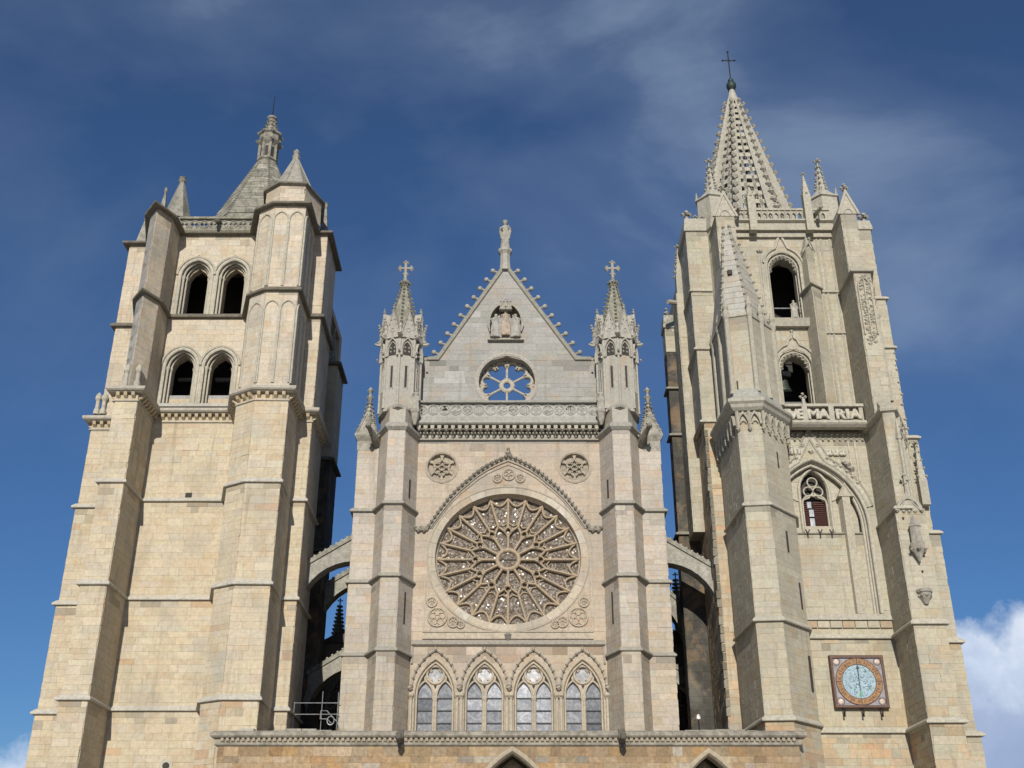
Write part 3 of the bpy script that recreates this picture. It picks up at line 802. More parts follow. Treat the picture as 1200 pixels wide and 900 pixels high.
mb = MB((.30, .285, .24)); mb.lathe(sx_, sy_, [(r_, LZ(z)) for r_, z in [(.70, 55.4), (.84, 55.52), (.84, 55.65), (.66, 55.7), (.66, 57.2), (.9, 57.45), (1.02, 57.65), (.88, 57.8), (.80, 57.85), (.80, 58.4), (.98, 58.55), (.92, 58.75), (.62, 58.9), (.5, 59.1), (.26, 60.5), (.40, 60.65), (.40, 60.8), (.12, 60.95)]], 8, R(22.5))
for i in range(8):
    a = R(22.5 + 45 * i); mb.tube([(sx_ + .70 * math.cos(a), sy_ + .70 * math.sin(a), LZ(55.6)), (sx_ + .70 * math.cos(a), sy_ + .70 * math.sin(a), LZ(57.4))], .11, 6)
    for z, r_ in ((57.65, 1.0), (58.6, .95), (59.2, .5), (59.7, .42), (60.2, .34)): mb.knob((sx_ + r_ * math.cos(a), sy_ + r_ * math.sin(a), LZ(z)), .15)
lan = mb.build('lantern', WEATH, LT)
for i in range(8):
    a = R(45 * i); mb = MB(); p = (sx_ + .63 * math.cos(a), sy_ + .63 * math.sin(a))
    mb.idx([(p[0] - .12 * math.sin(a), p[1] + .12 * math.cos(a), LZ(55.9)), (p[0] + .12 * math.sin(a), p[1] - .12 * math.cos(a), LZ(55.9)), (p[0] + .12 * math.sin(a), p[1] - .12 * math.cos(a), LZ(57.0)), (p[0] - .12 * math.sin(a), p[1] + .12 * math.cos(a), LZ(57.0))], [(0, 1, 2, 3)])
    mb.build('lantern_opening', DARK, lan)
mb = MB(); mb.tube([(sx_, sy_, 60.3), (sx_, sy_, 62.6)], [.05, .025]); mb.build('lightning_rod', IRON, LT)

# ================================================================== RIGHT CLOCK TOWER
a_, b_, c_, d_, e_, f_ = 11.15, 16.36, 22.95, 29.2, 39.3, 44.9
RT = thing('clock_tower', 'cream stone tower with an openwork crocketed spire and a square painted clock', 'tower', (19.2, 70, 0))
ctx = newctx((.34, .315, .245)); cm = ctx['core']
def pal_right(cx, z):
    if z < a_: return OCHRE if random.random() < .6 else CREAMMIX
    if z < b_ + .6: return CREAMMIX
    return CREAM
tur = [(13.2, 64.7), (13.4, 60.0), (14.75, 59.85), (16.65, 62.0), (17.2, 64.1)]
for z0, z1, k in ((0, a_, .22), (a_, b_, .13), (b_, c_, .06), (c_, d_, 0)):
    shaft(ctx, [(x - (k * .3 if i < 2 else 0), y - (k if i < 4 else 0)) for i, (x, y) in enumerate(tur)], [(17.2, 66), (13.2, 66)], z0, z1, pal_right)
    shaft(ctx, [(16.9, 64 - k * .4), (22.3, 64 - k * .4)], [(22.3, 66), (16.9, 66)], z0, z1, pal_right) if z1 < b_ + 1 else None
    if z1 <= c_:
        shaft(ctx, [(22.12, 64.1), (22.05, 60.6 - k), (23.7 + k * .5, 60.6 - k), (23.7 + k * .5, 65.2)], [(22.1, 65.2)], z0, z1, pal_right, skip=(2,))
shaft(ctx, [(22.12, 64.1), (22.28, 60.75), (22.9, 60.62), (24.35, 63.6), (24.35, 65.1)], [(22.1, 65.1)], c_, d_, pal_right, skip=(3,))
shaft(ctx, [(22.05, 64.6), (22.1, 61.5), (23.15, 61.5), (23.9, 64.6)], [(23.9, 65.2), (22.05, 65.2)], d_, e_, pal_right)
shaft(ctx, [(22.0, 64.8), (22.05, 62.1), (23.05, 62.1), (23.15, 65.0)], [(22.0, 65.2)], e_, 44.1, pal_right)
for z0, z1, x1 in ((0, a_, 26.45), (a_, b_, 26.25), (b_, c_, 26.1), (c_, d_, 25.75), (d_, e_, 25.2), (e_, f_, 24.95)):
    shaft(ctx, [(23.0, 65.0), (x1, 65.0), (x1, 73)], [(23.0, 73)], z0, z1, pal_right)
# left flank band: rough old masonry low down, dressed above
shaft(ctx, [(12.5, 70), (12.45, 65.2), (13.4, 65.2)], [(13.4, 70)], 0, 30.4, lambda cx, z: OCHRE if z > 12 else BROWN, lens=(.6, 1.0))
for z0, z1, x0 in ((30.4, 35.6, 12.35), (35.6, 40, 12.3), (40, f_, 12.25)):
    shaft(ctx, [(x0, 70), (x0, 65.2), (13.75, 65.2), (14.0, 64.5)], [(14.5, 70)], z0, z1, pal_right)
# rear flank buttresses on the inner side
shaft(ctx, [(11.1, 71.2), (11.1, 70), (12.6, 70)], [(12.6, 71.2)], 0, 37.9, SHADE, tint=(.06, .058, .05)); shaft(ctx, [(11.1, 71.2), (11.1, 70), (12.6, 70)], [(12.6, 71.2)], 37.9, 39.9, CREAM)  # cast shadow painted as near-black stone up to its edge, cream above
shaft(ctx, [(11.75, 70), (11.75, 68), (12.5, 68)], [(12.5, 70)], 24, 41.5, pal_right)
# body and belfry box
cm.box(12.6, 25.8, 66, 80, 0, d_); cm.box(12.6, 13.4, 66, 80, d_, f_); cm.box(24.2, 25, 66, 80, d_, f_); cm.box(13.4, 24.2, 79, 80, d_, f_); cm.box(13.4, 24.2, 65.7, 79, f_ - .7, f_ - .02)
# clock storey wall then the big arched recess
frw = front(64.0)
big = Hole('arch', 18.62, 2.93, 17.75, 23.2, 4.15)
ashlar(ctx['stones'], frw, 16.9, 22.2, b_, d_, pal_right, [big])
slabs(cm, frw, 16.9, 22.2, b_, d_, -.75, 0, [big], tint=T_CREAM)
frb = front(64.75)
wh = Hole('arch', 18.72, .80, 23.3, 25.55, 1.3)
slabs(cm, frb, 15.6, 21.7, 17.5, 27.6, -.5, 0, [wh], tint=T_CREAM)
ashlar(ctx['stones'], frb, 15.9, 21.6, 22.9, 27.3, CREAM, [wh], region=lambda v: big.at(v))
shaft(ctx, [(16.0, 64.45), (21.45, 64.45)], [(21.45, 64.8), (16.0, 64.8)], 17.75, 22.75, CREAM)
# belfry wall with two openings
frt = front(64.5)
BC = 18.48
bh = [Hole('arch', BC, 1.08, 37.35, 41.5, 1.15), Hole('arch', BC, 1.08, 31.0, 34.1, 1.1)]
slabs(cm, frt, 14.0, 23.9, d_, f_, -.45, 0, bh, tint=T_CREAM)
ashlar(ctx['stones'], frt, 15.2, 22.2, d_, f_, pal_right, bh)
ih = [Hole('arch', BC, .88, 37.35, 41.35, .95), Hole('arch', BC, .88, 31.0, 33.95, .95)]
slabs(cm, frt, 14.0, 23.9, d_, f_, -1.05, -.45, ih, tint=T_CREAM)
cm.build('masonry_core', STONE, RT)
lay(ctx['stones'], RT, STONE)
mb = MB(); mb.box(14, 24, 69.0, 69.3, d_, f_ - .7); mb.build('added_belfry_dark_screen', DARK, RT)  # dark sheet added inside so these openings stay black
SC = (.435, .41, .335)
# string courses
for z, k, bx1, sx1 in ((a_, .22, 23.7 + .11, 26.45), (b_, .13, 23.7 + .06, 26.25)):
    pts = [(x - (k * .3 if i < 2 else 0), y - (k if i < 4 else 0)) for i, (x, y) in enumerate(tur)][:4] + [(17.0, 64 - k * .4), (22.05, 64 - k * .4), (22.05, 60.6 - k), (bx1, 60.6 - k), (bx1, 64.9)]
    mb = MB(SC); ribbon(mb, pts, string_prof(z, .18, .34)); mb.build('string_course', CARVED, RT)
    mb = MB(SC); ribbon(mb, [(bx1, 65.0), (sx1, 65.0), (sx1, 72)], string_prof(z, .18, .34)); mb.build('string_course', CARVED, RT)
mb = MB(SC); ribbon(mb, tur[:4] + [(17.1, 63.8)], string_prof(c_, .18, .34)); mb.build('string_course', CARVED, RT)
mb = MB(SC); ribbon(mb, [(22.12, 64.0), (22.08, 60.5), (23.0, 60.45)], string_prof(c_, .14, .26)); mb.build('string_course', CARVED, RT)
for z, x0, x1 in ((c_, 24.0, 26.1), (d_, 24.3, 25.75), (35.6, 23.6, 25.2), (e_, 23.3, 25.2)):
    mb = MB(SC); ribbon(mb, [(x0, 65.0), (x1, 65.0), (x1, 72)], string_prof(z, .16, .3)); mb.build('string_course', CARVED, RT)
for z in (30.4, 35.6, 40.0):
    mb = MB(SC); ribbon(mb, [(12.32, 70), (12.32, 65.2), (13.7, 65.2)], string_prof(z, .15, .28)); mb.build('string_course', CARVED, RT)
for z in (24.5, 31.5, 35.0):
    mb = MB((.26, .245, .2)); ribbon(mb, [(11.1, 71.2), (11.1, 70), (12.5, 70)], string_prof(z, .2, .3)); mb.build('string_course', CARVED, RT)
mb = MB((.36, .35, .30)); ribbon(mb, [(11.1, 71.2), (11.1, 70), (12.5, 70)], [(-.05, 40.9), (.05, 40.85), (.14, 39.95), (.14, 39.8), (-.05, 39.7)]); mb.knob((11.3, 70.2, 41.1), .22); mb.knob((11.3, 70.2, 41.45), .14); mb.build('buttress_coping', WEATH, RT)
# arch blocks of rough broken masonry down the inner edge
for i in range(34):
    z = 12.2 + i * .52; mb = MB(jit(pick(ROUGH), .12)); x = 12.38 + random.uniform(-.06, .06)
    mb.box(x, 12.6, 65.12, 65.5 + random.uniform(0, .5), z, z + .42 + random.uniform(0, .08)); mb.build('rubble_stone', STAINED, RT)
# stair turret crown: cornice with hanging tracery, sloped cap, ring of shafts, stone cone
mb = MB((.36, .345, .29)); ribbon(mb, tur[:4] + [(17.0, 63.7)], [(-.06, d_ + .55), (.1, d_ + .5), (.55, d_ + .18), (.55, d_), (.42, d_ - .12), (.35, d_ - .3), (.2, d_ - .45), (-.06, d_ - .5)]); mb.build('cornice', CARVED, RT)
mb = MB((0.360, 0.338, 0.275))
for i in range(4):
    fr = Fr(tur[i], tur[i + 1]); n = max(2, round(fr.L / .78)); wd = fr.L / n
    if i == 0: u_from = 0
    for j in range(n):
        cu = (j + .5) * wd
        sweep(mb, fr, arch_pts(cu, wd * .47, d_ - 1.35, .75, 5), [(-.05, -.02), (-.05, .24), (.05, .27), (.09, .2), (.09, -.02)])
        sweep(mb, fr, arc(cu, d_ - 1.25, wd * .24, 180, 0, 6), bar(.07, .14), d=.16)
        mb.tube([fr.P(cu - wd * .5, d_ - .5, .2), fr.P(cu - wd * .5, d_ - 1.5, .16), fr.P(cu - wd * .5, d_ - 1.75, .06)], [.1, .09, .03], 5)
        for q in (-.22, .22): mb.knob(fr.P(cu + q * wd, d_ - .72, .16), .11)
        mb.knob(fr.P(cu - wd * .5, d_ - 1.62, .14), .14)
mb.build('hanging_tracery', CARVED, RT)
up_ = [(13.4, 64.5), (13.5, 60.75), (14.8, 60.35), (16.65, 62.35), (17.05, 64.4)]
mb = MB((.34, .335, .295)); lowp = [(x, y) for x, y in offset_poly(tur + [(15, 66)], .1)][:5]
mb.prism(lowp, d_ + .45, d_ + 1.35, top=up_); mb.build('turret_weathering', CARVED, RT)
cu_ = newctx((.28, .255, .2)); shaft(cu_, up_, [(15, 66)], d_ + 1.2, 35.5, CREAM, lens=(.7, 1.6), course=.5)
cu_['core'].build('turret_drum', STONE, RT); lay(cu_['stones'], RT, STONE, 0)
mb = MB((.37, .35, .29)); ribbon(mb, up_, [(-.05, 35.75), (.12, 35.65), (.12, 35.45), (-.05, 35.35)]); mb.build('string_course', CARVED, RT)
for i in range(4):
    fr = Fr(up_[i], up_[i + 1]); ns = 2 if fr.L > 1.6 else 1
    for j in range(ns + (1 if i == 3 else 0)):
        u = fr.L * j / ns; mb = MB((0.360, 0.338, 0.275)); p = fr.P(u, 0, .06)
        mb.lathe(p[0], p[1], [(.22, d_ + 1.0), (.17, d_ + 1.3), (.16, 35.3), (.22, 35.5), (.22, 35.8), (.13, 36.0), (.2, 36.2), (.06, 36.75)], 8); mb.build('engaged_shaft', CARVED, RT)
mb = MB(); mb.box(13.72, 14.0, 60.62, 60.9, 30.5, 31.1); mb.build('putlog_hole', DARK, RT)
apx = (14.5, 62.75)
cone_b = [(13.2, 64.4), (13.3, 60.95), (14.85, 60.5), (16.45, 62.35), (16.95, 64.3)]
ctop = [(apx[0] + (x - apx[0]) * .2, apx[1] + (y - apx[1]) * .2 + .1) for x, y in cone_b]
mb = MB((.36, .35, .315)); mb.prism(cone_b, 35.7, 43.5, top=ctop); cone = mb.build('stone_cone', STONE, RT)
mb = MB()
for i in range(4):               # its courses
    for k in range(17):
        ta, tb = k / 17, (k + 1) / 17
        P0, P1 = cone_b[i], cone_b[i + 1]; T0, T1 = ctop[i], ctop[i + 1]
        def cp(u, t, o):
            x = (P0[0] + (P1[0] - P0[0]) * u) * (1 - t) + (T0[0] + (T1[0] - T0[0]) * u) * t; y = (P0[1] + (P1[1] - P0[1]) * u) * (1 - t) + (T0[1] + (T1[1] - T0[1]) * u) * t
            fr = Fr(P0, P1); return (x + fr.n[0] * o, y + fr.n[1] * o, 35.7 + 7.8 * t)
        cut = [0, random.uniform(.3, .7), 1] if k < 13 else [0, 1]
        for l, r_ in zip(cut, cut[1:]):
            o = random.uniform(.015, .035); e = .006
            q = [cp(l + e, ta, o), cp(r_ - e, ta, o), cp(r_ - e, tb - .003, o), cp(l + e, tb - .003, o), cp(l + e, ta, -.02), cp(r_ - e, ta, -.02), cp(r_ - e, tb, -.02), cp(l + e, tb, -.02)]
            mb.idx(q, SF, jit((.375, .362, .322), .05))
mb.build('cone_stone', STONE, cone, kind='stuff')
for i in range(1, 4):
    mb = MB((.34, .325, .27))
    mb.tube([(cone_b[i][0], cone_b[i][1], 35.7), (ctop[i][0], ctop[i][1], 43.5)], .07, 6)
    for k in range(13):
        t = (k + .6) / 13; x = cone_b[i][0] * (1 - t) + ctop[i][0] * t; y = cone_b[i][1] * (1 - t) + ctop[i][1] * t
        mb.knob((x + (x - apx[0]) * .06, y - .1, 35.7 + 7.8 * t), .12)
    mb.build('crocketed_rib', CARVED, cone)
for z, x in ((39.0, 14.45),):
    mb = MB(); t = (z - 35.7) / 7.8; y = 60.5 * (1 - t) + (ctop[2][1]) * t; mb.box(x - .45, x - .17, y - .01, y + .3, z, z + .32); mb.build('putlog_hole', DARK, RT)
# gabled buttress behind the cone
cg = newctx((.27, .245, .19)); shaft(cg, [(13.85, 65.3), (13.85, 62.5), (15.05, 62.5), (15.2, 64.6)], [(15.2, 65.3)], 35.7, 44.2, CREAM, course=.45)
cg['core'].build('buttress', STONE, RT); lay(cg['stones'], RT, STONE, 0)
def gable_top(x0, x1, y0, y1, z0, z1, fin=.2):
    mb = MB((.39, .365, .30)); xm = (x0 + x1) / 2
    mb.idx([(x0 - .1, y0, z0), (x1 + .1, y0, z0), (xm, y0, z1), (x0 - .1, y1, z0), (x1 + .1, y1, z0), (xm, y1, z1)], [(0, 1, 2), (5, 4, 3), (0, 2, 5, 3), (2, 1, 4, 5), (1, 0, 3, 4)])
    fr = front(y0); sweep(mb, fr, [(x0 - .16, z0 - .05), (xm, z1 + .06), (x1 + .16, z0 - .05)], [(-.05, -.1), (-.05, .07), (.1, .07), (.1, -.1)])
    sweep(mb, fr, arch_pts(xm, (x1 - x0) * .27, z0 + .05, (x1 - x0) * .33, 5), bar(.07, .06), d=.06)
    mb.tube([(xm, y0 + .1, z1 - .1), (xm, y0 + .1, z1 + .45)], .08, 6)
    for k in range(4): mb.knob((xm + .2 * math.cos(k * math.pi / 2), y0 + .1 + .2 * math.sin(k * math.pi / 2), z1 + .45), .13)
    mb.knob((xm, y0 + .1, z1 + .72), .14)
    return mb.build('gablet', CARVED, RT)
gable_top(13.85, 15.05, 62.42, 65, 44.2, 45.95)
gable_top(22.05, 23.05, 62.0, 65, 44.1, 45.75)
# carved panels on the right-hand buttress
frr = Fr((22.9, 60.62), (24.35, 63.6))
mb = MB((0.369, 0.347, 0.279)); ribbon(mb, [(22.12, 64.0), (22.28, 60.75), (22.9, 60.62), (24.35, 63.6), (24.4, 64.9)], [(-.05, d_ + .35), (.12, d_ + .22), (.22, d_ + .02), (.2, d_ - .12), (-.05, d_ - .24)])
mb.prism([(22.1, 64.4), (22.25, 60.8), (22.9, 60.7), (24.3, 63.6), (24.3, 64.5)], d_ + .2, d_ + 1.3, top=[(22.1, 64.5), (22.3, 61.9), (22.9, 61.6), (23.6, 63.6), (23.6, 64.5)]); mb.build('cornice', CARVED, RT)
for j in range(2):
    mb = MB((0.369, 0.347, 0.279)); wd = frr.L / 2; cu = (j + .5) * wd
    sweep(mb, frr, win_pts(cu, wd * .40, c_ + .8, d_ - 1.5, .9, 6), roll(.08, .1), d=.08)
    gablet(mb, frr, cu, wd * .46, d_ - 1.35, d_ - .3, .02, .16)
    for q in range(5): mb.knob(frr.P(cu + (-.4 + .2 * q) * wd, d_ - 1.1 + .25 * (2 - abs(q - 2)), .22), .11)
    mb.build('blind_arch', CARVED, RT)
for u in (0, frr.L / 2, frr.L):
    mb = MB((0.369, 0.347, 0.279)); p = frr.P(u, 0, .05); mb.lathe(p[0], p[1], [(.14, c_ + .2), (.12, d_ - 2), (.2, d_ - 1.9), (.16, d_ - 1.6), (.05, d_ - .6)], 6); mb.build('engaged_shaft', CARVED, RT)
mb = MB((0.369, 0.347, 0.279)); ribbon(mb, [(22.1, 64.3), (22.1, 61.5), (23.15, 61.5), (23.6, 63.4)], string_prof(e_, .2, .34)); mb.build('string_course', CARVED, RT)
mb = MB((.39, .365, .295)); fr = front(61.5)
for k in range(95):
    z = e_ - .3 - k * .052 + random.uniform(-.04, .04); mb.knob(fr.P(22.62 + random.uniform(-.42, .42) * (1 - .004 * k), z, .03), random.uniform(.08, .17))
fr2 = Fr((23.15, 61.5), (23.9, 64.6))
for k in range(80):
    z = e_ - 1.0 - k * .085 + random.uniform(-.04, .04); mb.knob(fr2.P(.25 + k * .012 + random.uniform(-.2, .2), z, .03), random.uniform(.08, .16))
sweep(mb, fr, win_pts(22.62, .40, e_ - 4.6, e_ - 1.2, .7, 6), roll(.05, .1), d=.06); sweep(mb, fr, [(22.62, e_ - 4.8), (22.62, e_ - .3)], roll(.05, .1), d=.06)
mb.build('leaf_carving', CARVED, RT, kind='stuff')
mb = MB((0.360, 0.338, 0.279)); mb.lathe(23.3, 61.9, [(.2, d_ + 1.1), (.16, d_ + 1.4), (.15, e_ - 3.3), (.24, e_ - 3), (.05, e_ - 2.2)], 7); mb.build('engaged_shaft', CARVED, RT)
# statue niche on the buttress front: gablet, hanging canopy, corbel
fr = front(60.55)
mb = MB((0.360, 0.338, 0.279)); sweep(mb, fr, arch_pts(22.82, .62, 22.8, .75, 6), [(-.05, -.1), (-.05, .16), (.12, .2), (.12, -.1)])
mb.idx([fr.P(22.25, 22.85, .06), fr.P(23.4, 22.85, .06), fr.P(22.82, 24.1, .06)], [(0, 1, 2)])
sweep(mb, fr, [(22.15, 22.8), (22.5, 23.2), (22.78, 23.7), (22.82, 24.4)], bar(.1, .14), d=.12); sweep(mb, fr, [(22.82, 24.4), (22.86, 23.7), (23.14, 23.2), (23.5, 22.8)], bar(.1, .14), d=.12)
mb.tube([fr.P(22.82, 24.0, .1), fr.P(22.82, 24.9, .1)], .06, 6)
for q in ((-.18, 24.65), (.18, 24.65), (0, 24.95), (0, 24.45)): mb.knob(fr.P(22.82 + q[0], q[1], .1), .12)
for u in (22.5, 22.82, 23.14): mb.knob(fr.P(u, 22.75, .08), .12)
for s_ in (22.1, 23.5): mb.knob(fr.P(s_, 22.8, .15), .13)
mb.build('niche_gablet', CARVED, RT)
mb = MB((.33, .31, .265)); p = fr.P(22.88, 0, .3)
mb.lathe(p[0], p[1], [(.05, 19.75), (.22, 20.1), (.42, 20.45), (.46, 20.75), (.34, 20.85), (.32, 21.7), (.38, 21.75), (.08, 22.4)], 6, .3)
for k in range(6): mb.knob((p[0] + .42 * math.cos(k * 1.047 + .3), p[1] + .42 * math.sin(k * 1.047 + .3), 20.4), .12)
mb.build('statue_canopy', STAINED, RT)
mb = MB((.33, .31, .265)); mb.lathe(22.92, 60.45, [(.12, 17.4), (.3, 17.75), (.36, 18.0), (.44, 18.05), (.44, 18.2), (.3, 18.25)], 8)
for k in range(5): mb.knob((22.92 + .3 * math.cos(math.pi + k * .78), 60.45 + .3 * math.sin(math.pi + k * .78), 17.85), .11)
mb.build('statue_corbel', STAINED, RT)
for x, z in ((22.35, 22.3), (22.95, 19.2)):
    mb = MB(); mb.box(x, x + .1, 60.42, 60.6, z, z + .1); mb.build('putlog_hole', DARK, RT)
# big ogee arch of the recess, its window, ledge, hooks, pilaster
mb = MB(T_PALE)
sweep(mb, frw, win_pts(18.62, 2.9, 17.8, 23.2, 4.1, 12), [(-.1, -.7), (-.1, -.25), (-.02, -.2), (0, .03), (.06, .08), (.16, .09), (.2, -.05)])
sweep(mb, frw, win_pts(18.62, 2.72, 17.8, 23.2, 3.9, 12), roll(.09, .1), d=-.4)
mb.build('recess_arch', CARVED, RT)
mb = MB(T_PALE)
og = arch_pts(18.62, 3.12, 23.3, 4.2, 12)
L_ = og[2:11] + [(18.25, 28.05), (18.55, 28.7), (18.62, 29.1)]; Rr_ = [(2 * 18.62 - x, z) for x, z in reversed(L_)]
pr = [(-.1, -.05), (-.1, .1), (-.02, .16), (.05, .10), (.22, .12), (.3, .22), (.36, .12), (.36, -.05)]
sweep(mb, frw, L_ + Rr_[1:], pr)
for k in range(3, 11): 
    for x, z in (L_[k], (2 * 18.62 - L_[k][0], L_[k][1])):
        mb.knob(frw.P(x + (.1 if x > 18.62 else -.1), z + .25, .14), .13)
for u, v in ((18.15, 28.2), (19.05, 28.2), (18.62, 27.85), (20.0, 26.9), (20.95, 26.6)): mb.knob(frw.P(u, v, .08), .17)
mb.build('ogee_hood', CARVED, RT)
mb = MB((0.378, 0.356, 0.288)); mb.prism([(15.9, 64.3), (21.5, 64.3), (21.5, 64.75), (15.9, 64.75)], 22.7, 22.86, top=[(15.9, 64.6), (21.5, 64.6), (21.5, 64.75), (15.9, 64.75)]); mb.build('ledge', CARVED, RT)
for x in (17.95, 18.7, 19.4):
    mb = MB(); y = 64.38
    for q in (-.13, .13): mb.tube([(x, y, 22.55), (x, y - .05, 22.72), (x + q, y - .08, 22.95)], .04, 5)
    mb.tube([(x, y, 22.45), (x, y, 22.72)], .045, 5); mb.build('iron_hook', IRON, RT)
wn = MB(T_PALE)
sweep(wn, frb, win_pts(18.72, .92, 22.9, 25.5, 1.45, 8), roll(.09, .12), d=.06)
sweep(wn, frb, win_pts(18.72, .74, 23.3, 24.75, .5, 8), roll(.06, .08), d=-.1)
sweep(wn, frb, [(18.0, 25.0), (18.4, 25.15), (18.72, 25.5), (19.04, 25.15), (19.44, 25.0)], bar(.1, .12), d=-.05)
for u, v in ((18.43, 25.55), (19.01, 25.55), (18.72, 26.15)):
    sweep(wn, frb, arc(u, v, .30, 0, 360, 14)[:-1], bar(.09, .14), closed=True, d=-.05)
win = wn.build('arched_window', CARVED, RT)
mb = MB(); mb.box(17.85, 19.6, 65.24, 65.3, 23.2, 27.0); mb.build('dark_opening', DARK, win)
for i in range(13):
    z = 23.38 + i * .125
    for x0, x1 in ((17.98, 18.36), (18.68, 19.44)):
        mb = MB(); mb.idx([(x0, 65.0, z), (x1, 65.0, z), (x1, 65.1, z + .1), (x0, 65.1, z + .1), (x0, 65.04, z - .02), (x1, 65.04, z - .02), (x1, 65.14, z + .08), (x0, 65.14, z + .08)], SF + [(4, 7, 6, 5)]); mb.build('slat', WOODRED, win)
for x0, x1, z0, z1 in ((18.38, 18.66, 23.32, 23.9), (18.38, 18.66, 24.0, 24.45), (18.30, 18.55, 24.55, 24.95)):
    mb = MB((.36, .38, .40)); mb.box(x0, x1, 65.02, 65.05, z0, z1); mb.build('pane', GALGLASS, win)
mb = MB(T_PALE)
for s_ in (-1, 1):            # curved sprigs either side of the window head
    sweep(mb, frb, [(18.72 + s_ * .95, 24.9)] + [(18.72 + s_ * (.95 + .42 * math.sin(t)), 24.9 - .0 + .35 * (1 - math.cos(t))) for t in (.4, .8, 1.2, 1.57)] + [(18.72 + s_ * 1.42, 24.2 if s_ < 0 else 25.2), (18.72 + s_ * 1.42, 22.9 if s_ < 0 else 25.2)][:1], bar(.12, .14), d=.12)
mb.build('blind_tracery', CARVED, RT)
mb = MB((0.387, 0.360, 0.288)); mb.prism([(20.1, 64.75), (20.25, 64.15), (20.7, 64.15), (20.85, 64.75)], 17.8, 25.0)
gablet(mb, front(64.15), 20.47, .4, 25.0, 25.75, -.5, .05, rim=.09); mb.build('pilaster', CARVED, RT)
mb = MB(); mb.box(21.2, 21.28, 64.7, 64.77, 22.9, 24.3); mb.build('loop_light', DARK, RT)
mb = MB((0.369, 0.351, 0.293)); mb.prism([(17.0, 63.75), (22.1, 63.75), (22.1, 64.1), (17.0, 64.1)], 17.35, 17.72, top=[(17.0, 64.0), (22.1, 64.0), (22.1, 64.1), (17.0, 64.1)]); mb.build('sill', CARVED, RT)
for i in range(7):
    x = 17.05 + i * .72; mb = MB(jit((0.378, 0.347, 0.270) if i % 3 else (0.360, 0.288, 0.198), .06)); mb.box(x, x + .68, 63.86 - random.uniform(0, .03), 64.1, 16.92, 17.3); mb.build('parapet_block', STONE, RT)
# balcony with letters in relief, lettered spandrels under it
mb = MB((0.387, 0.365, 0.297)); mb.box(16.9, 21.95, 63.42, 64.5, 29.5, 30.5, None); bal = mb.build('balcony', STONE, RT)
mb = MB((0.387, 0.365, 0.297)); mb.box(16.9, 21.95, 63.15, 63.45, 29.4, 29.66); mb.build('balcony_plinth', STONE, bal)
mb = MB((0.387, 0.365, 0.297)); mb.box(21.7, 21.95, 63.15, 63.45, 29.66, 30.52); mb.build('balcony_post', CARVED, bal)
mb = MB((.38, .36, .30)); ribbon(mb, [(16.7, 63.15), (22.0, 63.15)], [(-.02, 29.62), (.28, 29.5), (.3, 29.35), (.22, 29.25), (.05, 29.12), (-.3, 29.08)])
ribbon(mb, [(16.7, 63.15), (22.0, 63.15)], [(-.4, 30.72), (.06, 30.72), (.1, 30.62), (.1, 30.52), (-.4, 30.52)]); mb.build('balcony_moulding', CARVED, bal)
for x in (18.3, 19.95):
    mb = MB((0.387, 0.365, 0.297)); mb.box(x - .16, x + .16, 63.0, 63.45, 29.5, 30.6); mb.build('balcony_post', CARVED, bal)
mb = MB((0.378, 0.360, 0.306)); mb.prism(ngon(18.3, 63.05, .17, 4, 45), 29.4, 31.0, top=ngon(18.3, 63.05, .12, 4, 45))
for q in ((-.15, 31.15), (.15, 31.15), (0, 31.35), (0, 31.05)): mb.knob((18.3 + q[0], 63.05, q[1]), .11)
mb.build('finial', CARVED, bal)
def letters(txt, x0, x1, zc, h, Y, parent, ext=.05, name='letter'):
    n = len(txt); wd = (x1 - x0) / n
    for i, ch in enumerate(txt):
        if ch == ' ': continue
        cu = bpy.data.curves.new(name, 'FONT'); cu.body = ch; cu.size = h * 1.38; cu.extrude = ext * 1.6 if name == 'letter' and n < 9 else ext; cu.offset = 0.0; cu.align_x = 'CENTER'; cu.bevel_depth = .055; cu.bevel_resolution = 0; cu.resolution_u = 3
        o = bpy.data.objects.new(name, cu)
        COL.objects.link(o)
        dg = bpy.context.evaluated_depsgraph_get(); me = bpy.data.meshes.new_from_object(o.evaluated_get(dg)); COL.objects.unlink(o); bpy.data.objects.remove(o)
        at2 = me.attributes.new('tint', 'FLOAT_COLOR', 'CORNER'); at2.data.foreach_set('color', [.47, .445, .37, 1] * len(me.loops))
        me.materials.clear(); me.materials.append(CARVED)
        o = bpy.data.objects.new(name, me); COL.objects.link(o); o.parent = parent
        b = basepos(parent); o.rotation_euler = (R(90), 0, 0); o.scale = (1.12, 1, 1)
        o.location = (x0 + (i + .5) * wd - b[0], Y - b[1], zc - h / 2 - b[2])
letters('AVE', 16.95, 18.2, 30.0, .62, 63.1, bal); letters('MA', 18.5, 19.8, 30.0, .62, 63.1, bal); letters('RIA', 20.25, 21.65, 30.0, .62, 63.1, bal)
mb = MB((0.378, 0.356, 0.288))
for i in range(14):
    x = 17.2 + i * .35
    if 18.2 < x < 19.15: continue
    sweep(mb, front(63.95), arch_pts(x, .15, 28.55, .2, 4), bar(.07, .2), d=.05); mb.knob((x, 63.85, 28.95), .12); mb.knob((x + .17, 63.88, 28.6), .09)
mb.build('arcaded_frieze', CARVED, RT, kind='stuff')
letters('aua', 19.5, 20.75, 27.85, .52, 63.93, RT); letters('in', 17.25, 17.95, 27.95, .52, 63.93, RT)
for x in (20.95, 21.35):
    mb = MB(T_PALE); mb.box(x, x + .1, 63.9, 64.05, 25.9, 28.5); mb.build('blind_shaft', CARVED, RT)
mb = MB((.33, .31, .26)); mb.knob((20.75, 63.85, 26.95), .25); mb.knob((20.95, 63.85, 26.7), .22); mb.knob((20.55, 63.85, 27.1), .15); mb.build('leaf_boss', CARVED, RT)
